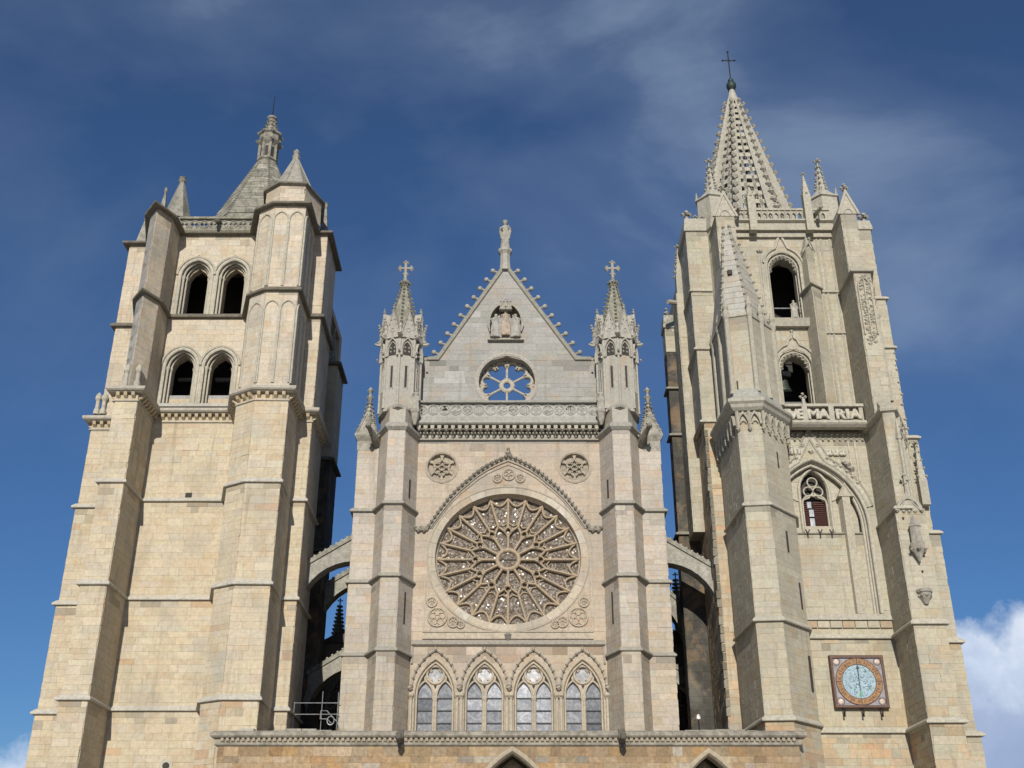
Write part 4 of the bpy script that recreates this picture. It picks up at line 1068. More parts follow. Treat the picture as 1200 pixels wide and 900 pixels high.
# belfry openings: splayed round heads fringed with lobes, ogee hoods
for v0, vs_, ri, hoodz in ((37.35, 41.45, 1.2, 44.15), (31.0, 34.1, 1.15, 36.4)):
    mb = MB(T_PALE)
    sweep(mb, frt, win_pts(BC, 1.12, v0, vs_, ri, 10), [(-.03, -.45), (-.03, .04), (.07, .08), (.14, .02), (.14, -.1)])
    sweep(mb, frt, win_pts(BC, .98, v0, vs_ - .05, ri - .1, 10), roll(.06, .06), d=-.15)
    s_ = mb.build('window_surround', CARVED, RT)
    mb = MB(T_PALE); A2 = arch_pts(BC, 1.34, vs_ + .1, ri + .25, 10)
    Lg = A2[1:9] + [(BC - .28, vs_ + ri + .62), (BC - .08, hoodz - .35), (BC, hoodz)]
    sweep(mb, frt, Lg + [(2 * BC - x, z) for x, z in reversed(Lg[:-1])], [(-.05, -.05), (-.05, .16), (.07, .2), (.13, .1), (.13, -.05)])
    mb.knob(frt.P(BC, hoodz + .12, .1), .13); mb.build('ogee_hood', CARVED, s_)
    ap = arch_pts(BC, .88, vs_ - .1, ri - .15, 10)
    for k, (x, z) in enumerate(ap):
        if k % 2: continue
        mb = MB(T_PALE); mb.knob(frt.P(x, z, -.28), .19, sy=1.4); mb.build('lobe', CARVED, s_)
for x in (16.9, 17.05):
    mb = MB(T_PALE); mb.tube([(x, 64.45, 37.4), (x, 64.45, 42.4)], .07, 6); mb.knob((x, 64.4, 42.7), .15); mb.build('engaged_shaft', CARVED, RT)
mb = MB((0.378, 0.351, 0.288)); mb.prism([(17.0, 64.1), (20.0, 64.1), (20.0, 64.55), (17.0, 64.55)], 36.75, 37.3, top=[(17.0, 63.95), (20.0, 63.95), (20.0, 64.55), (17.0, 64.55)]); mb.build('sill', CARVED, RT)
mb = MB(); mb.tube([(17.5, 64.6, 38.35), (19.4, 64.6, 38.35)], .045, 6); mb.build('guard_bar', GALV, RT)
# prow pilaster right of the openings, recessed slots, right-hand shafts
cp_ = newctx((.28, .255, .2)); shaft(cp_, [(19.55, 64.6), (19.85, 63.25), (20.55, 63.8), (20.6, 64.6)], [], d_ + 1.2, 39.4, CREAM, course=.5)
shaft(cp_, [(19.75, 64.6), (19.95, 63.75), (20.45, 64.0), (20.5, 64.6)], [], 39.4, 42.6, CREAM, course=.5)
cp_['core'].build('pilaster', STONE, RT); lay(cp_['stones'], RT, STONE, 0)
mb = MB((.38, .36, .295)); ribbon(mb, [(19.55, 64.5), (19.85, 63.25), (20.55, 63.8), (20.6, 64.5)], string_prof(39.4, .16, .3)); mb.build('string_course', CARVED, RT)
mb = MB((0.360, 0.338, 0.279)); mb.tube([(19.75, 63.9, 42.3), (20.2, 63.6, 43.0), (20.6, 63.9, 42.3)], .07, 5); mb.prism([(19.75, 64.6), (19.95, 63.75), (20.45, 64.0), (20.5, 64.6)], 42.6, 43.9, top=[(20.1, 64.6), (20.2, 64.3), (20.25, 64.3), (20.3, 64.6)]); mb.knob((20.2, 63.6, 43.15), .14); mb.build('pilaster_cap', CARVED, RT)
for x in (20.95, 21.25, 21.85):
    mb = MB((0.378, 0.356, 0.293)); mb.tube([(x, 64.47, 30.4), (x, 64.47, 43.9)], .08, 6); mb.build('engaged_shaft', CARVED, RT)
for z in (30.9, 36.4, 39.5):
    mb = MB((.38, .355, .29)); ribbon(mb, [(20.7, 64.5), (22.05, 64.5)], string_prof(z, .14, .24)); mb.build('string_course', CARVED, RT)
# head of the tower: cornices, parapet of small baluster arches, posts
mb = MB((0.369, 0.347, 0.284)); ribbon(mb, [(12.25, 70), (12.25, 65.2), (13.75, 65.2), (14.0, 64.6)], [(-.05, f_ + 1.0), (.04, f_ + .95), (.16, f_ + .05), (.16, f_ - .12), (-.05, f_ - .2)]); mb.build('coping', CARVED, RT)
mb = MB((0.369, 0.347, 0.284)); ribbon(mb, [(22.9, 65.0), (24.95, 65.0), (24.95, 73)], [(-.05, f_ + .7), (.04, f_ + .65), (.14, f_ + .05), (.14, f_ - .12), (-.05, f_ - .2)]); mb.build('coping', CARVED, RT)
mb = MB((0.378, 0.356, 0.288)); mb.box(14.9, 22.1, 64.0, 64.9, 44.15, 44.8); ribbon(mb, [(14.9, 64.0), (22.1, 64.0)], [(-.05, 44.98), (.2, 44.92), (.22, 44.8), (.05, 44.7), (-.05, 44.68)])
mb.box(14.9, 22.1, 64.25, 64.6, 43.75, 44.15); mb.build('cornice', CARVED, RT)
fr = front(64.15)
bhs = []
x = 15.1
mb = MB((0.378, 0.356, 0.288))
xs = [15.15 + i * .40 for i in range(17)]
holes = [Hole('arch', q, .13, 45.15, 45.5, .15) for q in xs]
slabs(mb, fr, 14.9, 22.0, 44.98, 45.8, -.18, 0, holes, step=.12); mb.box(14.9, 22.0, 64.05, 64.4, 45.8, 45.95); bl = mb.build('balustrade', CARVED, RT)
for q in xs:
    mb = MB((0.360, 0.338, 0.270)); mb.knob((q, 64.22, 45.1), .07); mb.tube([(q - .2, 64.2, 45.0), (q - .2, 64.13, 45.8)], .06, 6); mb.build('baluster', CARVED, bl)
def post(x, y, z0, z1, h):
    mb = MB((0.378, 0.356, 0.288)); mb.prism(ngon(x, y, .36, 4, 45), z0, z1); spirelet(mb, x, y, z1, .34, h, 4, 45, 3, .07, .12)
    for k in range(4): mb.knob((x + .25 * math.cos(R(90 * k)), y + .25 * math.sin(R(90 * k)), z1 + .1), .1)
    return mb.build('pinnacle', CARVED, RT)
post(16.6, 63.85, 37.4 + 6.5, 46.6, 1.1); post(20.45, 63.85, 43.9, 46.8, 1.9)
mb = MB((.36, .34, .28)); mb.tube([(20.9, 64.0, 45.3), (21.0, 63.2, 45.2), (21.0, 62.7, 45.0)], [.17, .15, .1]); mb.knob((21.0, 62.65, 45.05), .15); mb.build('waterspout', CARVED, RT)
mb = MB((.36, .34, .28)); mb.tube([(15.6, 64.0, 45.3), (15.5, 63.2, 45.2), (15.5, 62.8, 45.0)], [.17, .15, .1]); mb.knob((15.5, 62.75, 45.05), .15); mb.build('waterspout', CARVED, RT)
mb = MB((0.360, 0.338, 0.279)); mb.tube([(11.8, 68.3, 40.9), (11.1, 67.9, 40.75)], .17, 8); mb.build('waterspout', CARVED, RT)
for x, y, z in ((12.4, 65.35, f_ + .95), (24.7, 65.2, f_ + .65), (23.6, 65.2, f_ + .65), (13.5, 65.4, f_ + .95), (13.0, 65.3, f_ + .95)):
    big_ = x in (12.4, 24.7); mb = MB((0.360, 0.342, 0.297)); r_ = .2 if big_ else .1
    mb.tube([(x, y, z - .1), (x, y, z + r_ * 2.5)], r_ * .5, 6)
    for k in range(4): mb.knob((x + r_ * 1.2 * math.cos(k * 1.57), y + r_ * 1.2 * math.sin(k * 1.57), z + r_ * 2.2), r_ * .8)
    mb.knob((x, y, z + r_ * 3.3), r_ * .8); mb.build('finial', CARVED, RT)
# crocketed edges on the outer bands
mb = MB((0.360, 0.338, 0.279))
for k in range(16): mb.knob((25.18 + .05 * math.sin(k * 2), 64.95, 35.2 - k * .42 + .1 * math.sin(k * 5)), .08 + .04 * math.sin(k * 3))
for k in range(10): mb.knob((25.5 + .03 * k, 64.93, 28.6 - k * .36), .14)
mb.build('leaf_carving', CARVED, RT, kind='stuff')
mb = MB((0.369, 0.347, 0.288)); spirelet(mb, 25.45, 64.7, 26.2, .34, 2.6, 4, 45, 4, .09, .15); mb.prism(ngon(25.45, 64.7, .36, 4, 45), 24.6, 26.2); mb.build('pinnacle', CARVED, RT)
# octagonal corner turrets on the roof and the pinnacle behind the inner flank
def corner_turret(x, y, z0, z1, r, h):
    mb = MB((0.378, 0.360, 0.297)); mb.prism(ngon(x, y, r, 6, 10), z0, z1); ribbon(mb, ngon(x, y, r, 6, 10), [(-.05, z1 + .2), (.1, z1 + .12), (.13, z1), (-.05, z1 - .12)], closed=True); mb.prism(ngon(x, y, r, 6, 10), z1 + .1, z1 + 1.0, top=ngon(x, y, r * .32, 6, 10))
    spirelet(mb, x, y, z1 + .9, r * .33, h, 6, 10, 5, .12, .2)
    for px_, py_ in ngon(x, y, r, 6, 10): mb.prism(ngon(px_, py_, .12, 4, 0), z1, z1 + .75, top=ngon(px_, py_, .02, 4, 0))
    return mb.build('corner_turret', CARVED, RT)
corner_turret(14.5, 66.3, f_, 47.9, 1.15, 2.9); corner_turret(22.4, 66.3, f_, 47.9, 1.15, 2.9)
mb = MB((0.360, 0.342, 0.279)); mb.prism(ngon(12.1, 68.3, .42, 4, 45), 41.4, 43.0); spirelet(mb, 12.1, 68.3, 43.0, .42, 2.6, 4, 45, 5, .1, .17); mb.build('pinnacle', CARVED, RT)
# openwork spire
sx_, sy_, z0, z1 = 18.55, 73.5, 47.0, 63.2
r0, r1 = 4.15, .36
NB = 16
B8 = ngon(sx_, sy_, r0, 8, 22.5); T8 = ngon(sx_, sy_, r1, 8, 22.5)
ptr = lambda i, t, k=1.0: (sx_ + (B8[i % 8][0] * (1 - t) + T8[i % 8][0] * t - sx_) * k, sy_ + (B8[i % 8][1] * (1 - t) + T8[i % 8][1] * t - sy_) * k, z0 + (z1 - z0) * t)
mb = MB((0.387, 0.369, 0.310)); mb.lathe(sx_, sy_, [(r1 * 1.25, z1 - .3), (r1 * 1.3, z1), (.24, z1 + .9), (.2, z1 + 1.2)], 8, R(22.5)); sp = mb.build('openwork_spire', CARVED, RT)
for i in range(8):
    mb = MB((0.387, 0.369, 0.310))
    P_ = [ptr(i, t) for t in (0, .25, .5, .75, 1)]; mb.tube(P_, [.50, .42, .33, .24, .14], 6); mb.build('rib', CARVED, sp)
ck = MB((.39, .365, .30)); ck.tube([(0, 0, -.18), (0, -.2, -.02), (0, -.34, .06)], [.13, .11, .09], 5); ck.knob((0, -.30, .10), .24, sy=.9); ck.knob((0, -.26, .30), .15); ck.knob((.14, -.22, .12), .12); ck.knob((-.14, -.22, .12), .12); ck0 = None
for i in range(8):
    for k in range(19):
        t = (k + .6) / 19.4
        p = ptr(i, t); s_ = 1.15 - .42 * t
        o_ = (math.cos(R(22.5 + 45 * i)), math.sin(R(22.5 + 45 * i)))
        pp = (p[0] + o_[0] * .18 * s_, p[1] + o_[1] * .18 * s_, p[2])
        if ck0 is None:
            ck0 = ck.build('crocket', CARVED, sp, origin=(0, 0, 0)); c = ck0
            b = basepos(sp); c.location = tuple(pp[q] - b[q] for q in range(3))
        else: c = again(ck0, sp, pp)
        c.rotation_euler = (0, 0, math.atan2(o_[1], o_[0]) + math.pi / 2); c.scale = (s_, s_, s_)
for i in range(8):
    mb = MB((0.378, 0.360, 0.297))
    lv = [0.0]
    while lv[-1] < .93: lv.append(lv[-1] + .062 * (1 - .35 * lv[-1]))
    def fp(u, t, k=1.0):
        a, b = ptr(i, t, k), ptr(i + 1, t, k); return tuple(a[q] + (b[q] - a[q]) * u for q in range(3))
    for j, t in enumerate(lv):
        if t > .95: continue
        cols = 4 if t < .28 else (3 if t < .55 else (2 if t < .8 else 1)); hgt = .026
        tn = min(t + hgt, .99)
        q = [fp(0, t), fp(1, t), fp(1, tn), fp(0, tn), fp(0, t, .95), fp(1, t, .95), fp(1, tn, .95), fp(0, tn, .95)]; mb.idx(q, SF + [(4, 7, 6, 5)])
        t2 = lv[j + 1] if j + 1 < len(lv) else .96
        for c in range(cols + 1):
            u = c / cols; wq = .11 if 0 < c < cols else .2
            qa = [fp(max(0, u - wq * .5), t), fp(min(1, u + wq * .5), t), fp(min(1, u + wq * .5), t2), fp(max(0, u - wq * .5), t2)]; qb = [fp(max(0, u - wq * .5), t, .95), fp(min(1, u + wq * .5), t, .95), fp(min(1, u + wq * .5), t2, .95), fp(max(0, u - wq * .5), t2, .95)]
            mb.idx(qa + qb, SF + [(4, 7, 6, 5)])
            if c < cols:      # rounded heads of the piercings
                for s2 in (0, 1):
                    u0 = (c + s2) / cols; us = u0 + (.32 / cols) * (1 if s2 == 0 else -1)
                    tri = [fp(u0, t2), fp(us, t2), fp(u0, t2 - (t2 - t) * .45)]; trb = [fp(u0, t2, .95), fp(us, t2, .95), fp(u0, t2 - (t2 - t) * .45, .95)]
                    mb.idx(tri + trb, [(0, 1, 2), (2, 1, 0), (1, 2, 5, 4), (3, 5, 4)])
    mb.build('pierced_panel', CARVED, sp)
mb = MB(); mb.ball((sx_, sy_, z1 + 1.55), .42, None, 12, 8, sz=1.15); mb.lathe(sx_, sy_, [(.3, z1 + 1.1), (.2, z1 + 1.25), (.15, z1 + 2.0), (.24, z1 + 2.15), (.08, z1 + 2.4)], 10); mb.build('orb', GREEN, sp, smooth=True)
mb = MB(); zt = z1 + 2.3
mb.tube([(sx_, sy_, zt), (sx_, sy_, zt + 2.9)], .045, 6); mb.tube([(sx_ - .5, sy_, zt + 2.0), (sx_ + .5, sy_, zt + 2.0)], .04, 6)
for q in ((-.5, 2.0), (.5, 2.0), (0, 2.95)): mb.knob((sx_ + q[0], sy_, zt + q[1]), .1)
for q in (45, 135, 225, 315): mb.tube([(sx_, sy_, zt + 2.0), (sx_ + .2 * math.cos(R(q)), sy_, zt + 2.0 + .2 * math.sin(R(q)))], .025, 4)
mb.build('iron_cross', IRON, sp)
# loop lights on the stair turret
frl = Fr((14.75, 59.85), (16.65, 62.0))
for u, v0, v1, k in ((1.5, 25.6, 26.6, 0), (1.45, 20.5, 21.7, .08), (2.35, 17.4, 18.9, .06), (2.35, 12.9, 14.8, .15)):
    mb = MB(); d0 = .06 + k; mb.idx([frl.P(u - .06, v0, d0), frl.P(u + .06, v0, d0), frl.P(u + .06, v1, d0), frl.P(u - .06, v1, d0), frl.P(u - .06, v0, -.05), frl.P(u + .06, v0, -.05), frl.P(u + .06, v1, -.05), frl.P(u - .06, v1, -.05)], SF); mb.build('loop_light', DARK, RT)

# ------------------------------------------------------------------ clock
CK = thing('wall_clock', 'square painted clock with gilded ring and pale blue dial fixed to the cream tower', 'clock', (19.64, 63.8, 13.85))
cx0, cz0, hw, hh = 19.64, 13.84, 1.42, 1.36
frc = front(63.62)
mb = MB()
sweep(mb, frc, [(cx0 - hw, cz0 - hh), (cx0 - hw, cz0 + hh), (cx0 + hw, cz0 + hh), (cx0 + hw, cz0 - hh)], [(-.06, -.3), (-.06, .05), (.06, .05), (.1, 0), (.1, -.3)], closed=True)
mb.build('clock_frame', CFRAME, CK)
mb = MB(); mb.box(cx0 - hw, cx0 + hw, 63.66, 63.9, cz0 - hh, cz0 + hh); mb.build('clock_panel', CPANEL, CK)
def disc(mb, fr, cu, cv, r0, r1, d0, d1, n=48):
    o = [(cu + r1 * math.cos(2 * math.pi * i / n), cv + r1 * math.sin(2 * math.pi * i / n)) for i in range(n)]
    if r0 <= 0:
        mb.idx([fr.P(x, y, d1) for x, y in o] + [fr.P(x, y, d0) for x, y in o], [tuple(range(n))] + [(i, n + i, n + (i + 1) % n, (i + 1) % n) for i in range(n)])
    else:
        sweep(mb, fr, o, [(0, d0), (0, d1), (r1 - r0, d1), (r1 - r0, d0)], closed=True)
mb = MB(); disc(mb, frc, cx0, cz0, .93, 1.27, -.06, .01); rg = mb.build('clock_ring', GILT, CK)
mb = MB(); disc(mb, frc, cx0, cz0, 0, .95, -.06, -.01); dl = mb.build('clock_dial', CDIAL, CK)
for r_ in (1.285, .945):
    mb = MB(); sweep(mb, frc, arc(cx0, cz0, r_, 0, 360, 48)[:-1], bar(.035, .03), closed=True, d=.02); mb.build('ring_edge', CFRAME, rg)
for k in range(24):
    a = R(15 * k); mb = MB(); wq = .03 if k % 6 else .06
    pa, pb = (cx0 + .97 * math.cos(a), cz0 + .97 * math.sin(a)), (cx0 + 1.26 * math.cos(a), cz0 + 1.26 * math.sin(a))
    if k % 2 == 0: sweep(mb, frc, [pa, pb], bar(wq, .02), d=.022); mb.build('hour_mark', CFRAME, rg)
for k in range(24):
    for q in range(1 + k % 3):
        a = R(15 * k + 7.5 + (q - (k % 3) / 2) * 2.4); mb = MB(); sweep(mb, frc, [(cx0 + 1.03 * math.cos(a), cz0 + 1.03 * math.sin(a)), (cx0 + 1.17 * math.cos(a), cz0 + 1.17 * math.sin(a))], bar(.022, .015), d=.02); mb.build('numeral_stroke', CLINE, rg)
mb = MB()
for k in range(150):
    r_ = .86 * math.sqrt(random.random()); a = random.uniform(0, 6.283)
    if abs(r_ * math.sin(a)) > .42 and random.random() < .55: continue
    u, v = cx0 + r_ * math.cos(a), cz0 + r_ * math.sin(a); q = random.uniform(0, 3.14); l = random.uniform(.02, .065)
    sweep(mb, frc, [(u - l * math.cos(q), v - l * math.sin(q)), (u, v + random.uniform(-.02, .02)), (u + l * math.cos(q), v + l * math.sin(q))], [(-.012, -.012), (-.012, .0), (.012, .0), (.012, -.012)], d=-.003)
mb.build('dial_painting', CLINE, dl, kind='stuff')
mb = MB()
for k in range(40):
    r_ = .85 * math.sqrt(random.random()); a = random.uniform(0, 6.283); u, v = cx0 + r_ * math.cos(a), cz0 + r_ * math.sin(a); l = random.uniform(.02, .06)
    sweep(mb, frc, [(u - l, v), (u + l, v + random.uniform(-.04, .04))], [(-.014, -.012), (-.014, .0), (.014, .0), (.014, -.012)], d=-.004)
mb.build('dial_painting', CGREEN, dl, kind='stuff')
mb = MB(); mb.idx([frc.P(u, v, .03) for u, v in ((cx0 - .02, cz0 - .85), (cx0 + .02, cz0 - .85), (cx0 + .03, cz0 + .7), (cx0 + .1, cz0 + .72), (cx0, cz0 + .93), (cx0 - .1, cz0 + .72), (cx0 - .03, cz0 + .7))] , [tuple(range(7))])
hd_ = mb.build('clock_hand', CLINE, CK)
mb = MB(); mb.idx([frc.P(u, v, .035) for u, v in ((cx0, cz0 - .92), (cx0 + .1, cz0 - .68), (cx0 + .03, cz0 - .45), (cx0 - .06, cz0 - .65))], [(0, 1, 2, 3)]); mb.build('hand_leaf', CGREEN, hd_)
for sx2 in (-1, 1):
    for sz2 in (-1, 1):
        mb = MB(); mb.ball(frc.P(cx0 + sx2 * 1.15, cz0 + sz2 * 1.09, -.03), .15, None, 10, 6, sy=.35); cr_ = mb.build('corner_ornament', CPINK, CK)
        mb = MB(); sweep(mb, frc, arc(cx0 + sx2 * 1.15, cz0 + sz2 * 1.09, .2, 0, 360, 16)[:-1], bar(.035, .03), closed=True, d=-.02); mb.build('ornament_rim', CFRAME, cr_)
for x in (-1.05, 0, 1.05):
    mb = MB(); mb.tube([(cx0 + x, 63.9, cz0 - hh - .1), (cx0 + x, 63.6, cz0 - hh - .14), (cx0 + x, 63.5, cz0 - hh - .3), (cx0 + x, 63.6, cz0 - hh - .5)], .045, 6); mb.knob((cx0 + x, 63.6, cz0 - hh - .52), .07); mb.build('bracket', IRON, CK)

# ------------------------------------------------------------------ bell and sill statue of this tower
BL = thing('bell', 'dark bronze bell hanging in the lower arched opening of the cream tower', 'bell', (18.1, 66.8, 34.4))
mb = MB(); mb.lathe(18.1, 66.8, [(.62, 33.15), (.58, 33.3), (.46, 33.55), (.40, 33.95), (.34, 34.3), (.2, 34.42), (.05, 34.45)], 20); mb.build('bell_body', BRONZE, BL, smooth=True)
mb = MB(); mb.box(17.45, 18.75, 66.7, 66.95, 34.42, 34.75); mb.build('headstock', GREYBOARD, BL)
mb = MB(); mb.tube([(18.1, 66.8, 33.5), (18.1, 66.8, 33.0)], .05, 6); mb.knob((18.1, 66.8, 33.0), .1); mb.build('clapper', IRON, BL)
mb = MB(); mb.tube([(17.6, 66.2, 32.2), (19.4, 66.2, 32.2)], .05, 6); mb.build('guard_bar', GALV, RT)

# ================================================================== CENTRAL GABLED FRONT
CF = thing('church_front', 'grey and pinkish gabled stone church front with a great rose window between two piers', 'church front', (0, 66, 0))
cc = newctx((.35, .31, .245)); cm = cc['core']; S4 = cc['stones']
WY = 66.0; fw = front(WY); X0 = -.04
RZ, RCX, RX, RY = 21.72, X0, 4.92, 4.54
gal_c = [-4.27, -1.40, 1.46, 4.33]
rose_h = Hole('ell', RCX, RZ, 4.62, 4.24)
med = [Hole('ell', -4.24, 27.62, .98, .98), Hole('ell', 4.16, 27.62, .98, .98)]
gal = [Hole('arch', c, 1.16, 11.0, 13.5, 2.05) for c in gal_c]
def pal_rose(cx, z): return PINKISH if z < 29.4 else GREY
slabs(cm, fw, -6, 6, 10.0, 30.0, -.7, 0, [rose_h] + med + gal, step=.3, tint=T_PINK)
ashlar(S4, fw, -5.8, 5.8, 17.2, 29.6, pal_rose, [Hole('ell', RCX, RZ, RX + .02, RY + .02)] + [Hole('ell', m.cu, m.cv, 1.05, 1.05) for m in med], lens=(.7, 1.4), course=.45, proud=.008, off=.02)
ashlar(S4, fw, -5.7, 5.7, 11.2, 16.3, PINKISH, [Hole('arch', c, 1.2, 11.0, 13.5, 2.1) for c in gal_c], lens=(.6, 1.2), proud=.008, off=.02)
cm.box(-6, 6, 67.6, 68.2, 0, 30.2)                      # wall behind the glass
cm.box(-6, 6, 66.0, 68.2, 0, 10.0)
# piers: broad side band and half-octagon turret in front of it
for s_ in (-1, 1):
    def PT(pts):
        return pts if s_ < 0 else [(-x, y) for x, y in reversed(pts)]
    band = [(-9.58, 68.8), (-9.58, 65.65), (-8.15, 65.65)]
    trt = [(-8.24, 65.7), (-7.52, 64.2), (-6.48, 64.2), (-5.78, 66.02)]
    for z0, z1, k in ((0, 15.71, .10), (15.71, 20.07, .05), (20.07, 24.57, .02), (24.57, 29.6, 0)):
        pl = PIERLOW if z1 < 16 else (lambda cx, z: PIER if random.random() < (.5 + (z - 15) * .05) else PIERLOW)
        b_pts = PT([(-9.58 - k, 68.8), (-9.58 - k, 65.65 - k), (-8.1, 65.65 - k)]); b_back = [(s_ * 8.1, 68.8)]
        shaft(cc, b_pts, b_back, z0, z1, pl, lens=(.6, 1.2))
        t_pts = PT([(x, y - (k if y < 65 else 0)) for x, y in trt]); t_back = [(s_ * 6.0, 66.5), (s_ * 8.0, 66.5)] if s_ < 0 else [(8.0, 66.5), (6.0, 66.5)]
        if s_ < 0: t_back = [(-6.0, 66.5), (-8.0, 66.5)]
        shaft(cc, t_pts, t_back[::-1] if s_ > 0 else t_back, z0, z1, pl, lens=(.6, 1.2))
    for z in (15.71, 20.07, 24.57):
        mb = MB((.31, .295, .25)); ribbon(mb, PT([(-9.62, 68.7), (-9.62, 65.6), (-8.3, 65.6), (-7.54, 64.13), (-6.46, 64.13), (-5.76, 65.98)]), string_prof(z, .15, .3)); mb.build('string_course', CARVED, CF)
    mb = MB(); 
    frp = Fr((-6.48, 64.2), (-5.78, 66.02)) if s_ < 0 else Fr((5.78, 66.02), (6.48, 64.2))
    for v0, v1 in ((17.4, 19.3), (25.2, 26.4)):
        um = frp.L * (.45 if s_ < 0 else .55); mb = MB(); mb.idx([frp.P(um - .09, v0, .06), frp.P(um + .09, v0, .06), frp.P(um + .09, v1, .06), frp.P(um - .09, v1, .06), frp.P(um - .09, v0, -.05), frp.P(um + .09, v0, -.05), frp.P(um + .09, v1, -.05), frp.P(um - .09, v1, -.05)], SF); mb.build('loop_light', DARK, CF)
    # base of the pinnacle turret: two sloping string courses with a low block between
    pts = PT([(-8.3, 66.4), (-8.24, 65.7), (-7.52, 64.2), (-6.48, 64.2), (-5.78, 66.0)])
    mb = MB((.31, .30, .265)); ribbon(mb, pts, [(-.05, 30.0), (.05, 29.95), (.26, 29.72), (.26, 29.58), (.08, 29.4), (-.05, 29.35)]); mb.build('string_course', CARVED, CF)
    mb = MB((.35, .335, .29)); mb.prism(PT([(-8.24, 65.9), (-7.5, 64.25), (-6.5, 64.25), (-5.8, 66.1)]) + ([(-5.8, 67), (-8.2, 67)] if s_ < 0 else [(8.2, 67), (5.8, 67)]), 29.6, 31.0)
    mb.prism(PT([(-7.9, 65.0), (-7.5, 64.16), (-6.5, 64.16), (-6.1, 65.1)]), 29.9, 30.5, top=PT([(-7.7, 65.0), (-7.4, 64.3), (-6.6, 64.3), (-6.3, 65.1)])); mb.build('turret_base', STONE, CF)
    mb = MB((.30, .29, .25)); ribbon(mb, PT([(-8.3, 66.6), (-8.24, 65.7), (-7.55, 64.6), (-7.0, 64.15), (-6.45, 64.6), (-5.78, 66.0), (-5.78, 66.6)]), [(-.4, 31.5), (.0, 31.25), (.16, 31.05), (.16, 30.92), (-.05, 30.8)]); mb.build('string_course', CARVED, CF)
    # octagonal pinnacle turret
    ox, oy, orad = s_ * 7.08, 65.6, 1.29
    oct_ = ngon(ox, oy, orad, 8, -90)
    mb = MB((.35, .34, .30)); mb.prism(oct_, 30.9, 36.3); pt_ = mb.build('pinnacle_turret', STONE, CF)
    for i in range(8):
        a, b = oct_[i], oct_[(i + 1) % 8]; fr = Fr(a, b)
        mx, my = (a[0] + b[0]) / 2 - ox, (a[1] + b[1]) / 2 - oy
        if fr.n[0] * mx + fr.n[1] * my < 0: fr = Fr(b, a)
        if fr.n[1] > .5:                # rear faces: gablet only
            mb = MB((.35, .34, .295)); gablet(mb, fr, fr.L / 2, fr.L * .46, 35.9, 37.55, -.3, .1, rim=.09); mb.build('gablet', CARVED, pt_); continue
        mb = MB((.37, .355, .31))
        sweep(mb, fr, win_pts(fr.L / 2, fr.L * .42, 34.7, 35.15, .85, 6), roll(.06, .09), d=.10)
        sweep(mb, fr, win_pts(fr.L / 2, fr.L * .32, 34.75, 35.15, .62, 6), roll(.04, .05), d=.05)
        gablet(mb, fr, fr.L / 2, fr.L * .5, 36.05, 38.1, -.3, .14, rim=.1)
        sweep(mb, fr, arc(fr.L / 2, 36.6, .14, 0, 360, 9)[:-1], bar(.05, .05), closed=True, d=.18)
        for k in range(4):
            for q in (-1, 1): mb.knob(fr.P(fr.L / 2 + q * fr.L * (.5 - .115 * k), 36.3 + .36 * k, .16), .085)
        mb.knob(fr.P(fr.L / 2, 38.3, .12), .13); mb.knob(fr.P(fr.L / 2, 38.5, .12), .09)
        mb.build('gablet', CARVED, pt_)
        mb = MB(); mb.idx([fr.P(u, v, .012) for u, v in win_pts(fr.L / 2, fr.L * .27, 34.85, 35.1, .55, 6)], [tuple(range(15))][:1]) if False else None
        mb = MB(); wp = win_pts(fr.L / 2, fr.L * .30, 34.8, 35.15, .58, 5); mb.idx([fr.P(u, v, .012) for u, v in wp][::-1], [tuple(range(len(wp)))]); mb.build('traceried_opening', DARK, pt_)
        mb = MB((.37, .355, .31))
        for q in range(4): mb.knob(fr.P(fr.L / 2 + .19 * math.cos(q * 1.57 + .78), 35.2 + .19 * math.sin(q * 1.57 + .78), .03), .085)
        mb.build('tracery', CARVED, pt_)
        mb = MB(); u = fr.L / 2; mb.idx([fr.P(u - .07, 32.5, .012), fr.P(u + .07, 32.5, .012), fr.P(u + .07, 34.0, .012), fr.P(u - .07, 34.0, .012), fr.P(u - .07, 32.5, -.05), fr.P(u + .07, 32.5, -.05), fr.P(u + .07, 34.0, -.05), fr.P(u - .07, 34.0, -.05)], SF); mb.build('loop_light', DARK, pt_)
        mb = MB((.37, .355, .31)); sweep(mb, fr, [(u - .11, 32.4), (u - .11, 34.05), (u + .11, 34.05), (u + .11, 32.4)], bar(.05, .05), d=.05); mb.build('loop_surround', CARVED, pt_)
    for i in range(8):
        x, y = oct_[i]; mb = MB((.37, .355, .31)); ux, uy = (x - ox) / orad, (y - oy) / orad
        mb.lathe(x, y, [(.11, 31.1), (.09, 31.4), (.085, 34.7), (.17, 34.95), (.17, 35.05), (.1, 35.15), (.09, 36.2)], 7)
        mb.knob((x + ux * .22, y + uy * .22, 36.25), .2); mb.tube([(x, y, 36.1), (x + ux * .3, y + uy * .3, 36.12), (x + ux * .5, y + uy * .5, 36.2)], [.13, .11, .07], 5)
        mb.lathe(x + ux * .12, y + uy * .12, [(.12, 36.3), (.10, 36.7), (.16, 36.8), (.03, 37.1)], 6)
        if abs(ux) > .6:
            for q_ in range(4): mb.knob((x + ux * (.1 + .06 * q_) , y + uy * .1, 36.9 + .22 * q_), .16 - .015 * q_)
        mb.knob((x + ux * .3, y + uy * .3, 35.0), .1); mb.build('corner_shaft', CARVED, pt_)
    mb = MB((.30, .295, .235)); spirelet(mb, ox, oy, 36.6, 1.2, 4.75, 8, -90, 13, .11, 0); mb.lathe(ox, oy, [(.14, 40.6), (.3, 40.85), (.16, 41.05), (.12, 41.3)], 8)
    for k in range(8): mb.knob((ox + .3 * math.cos(k * .785), oy + .3 * math.sin(k * .785), 40.85), .13)
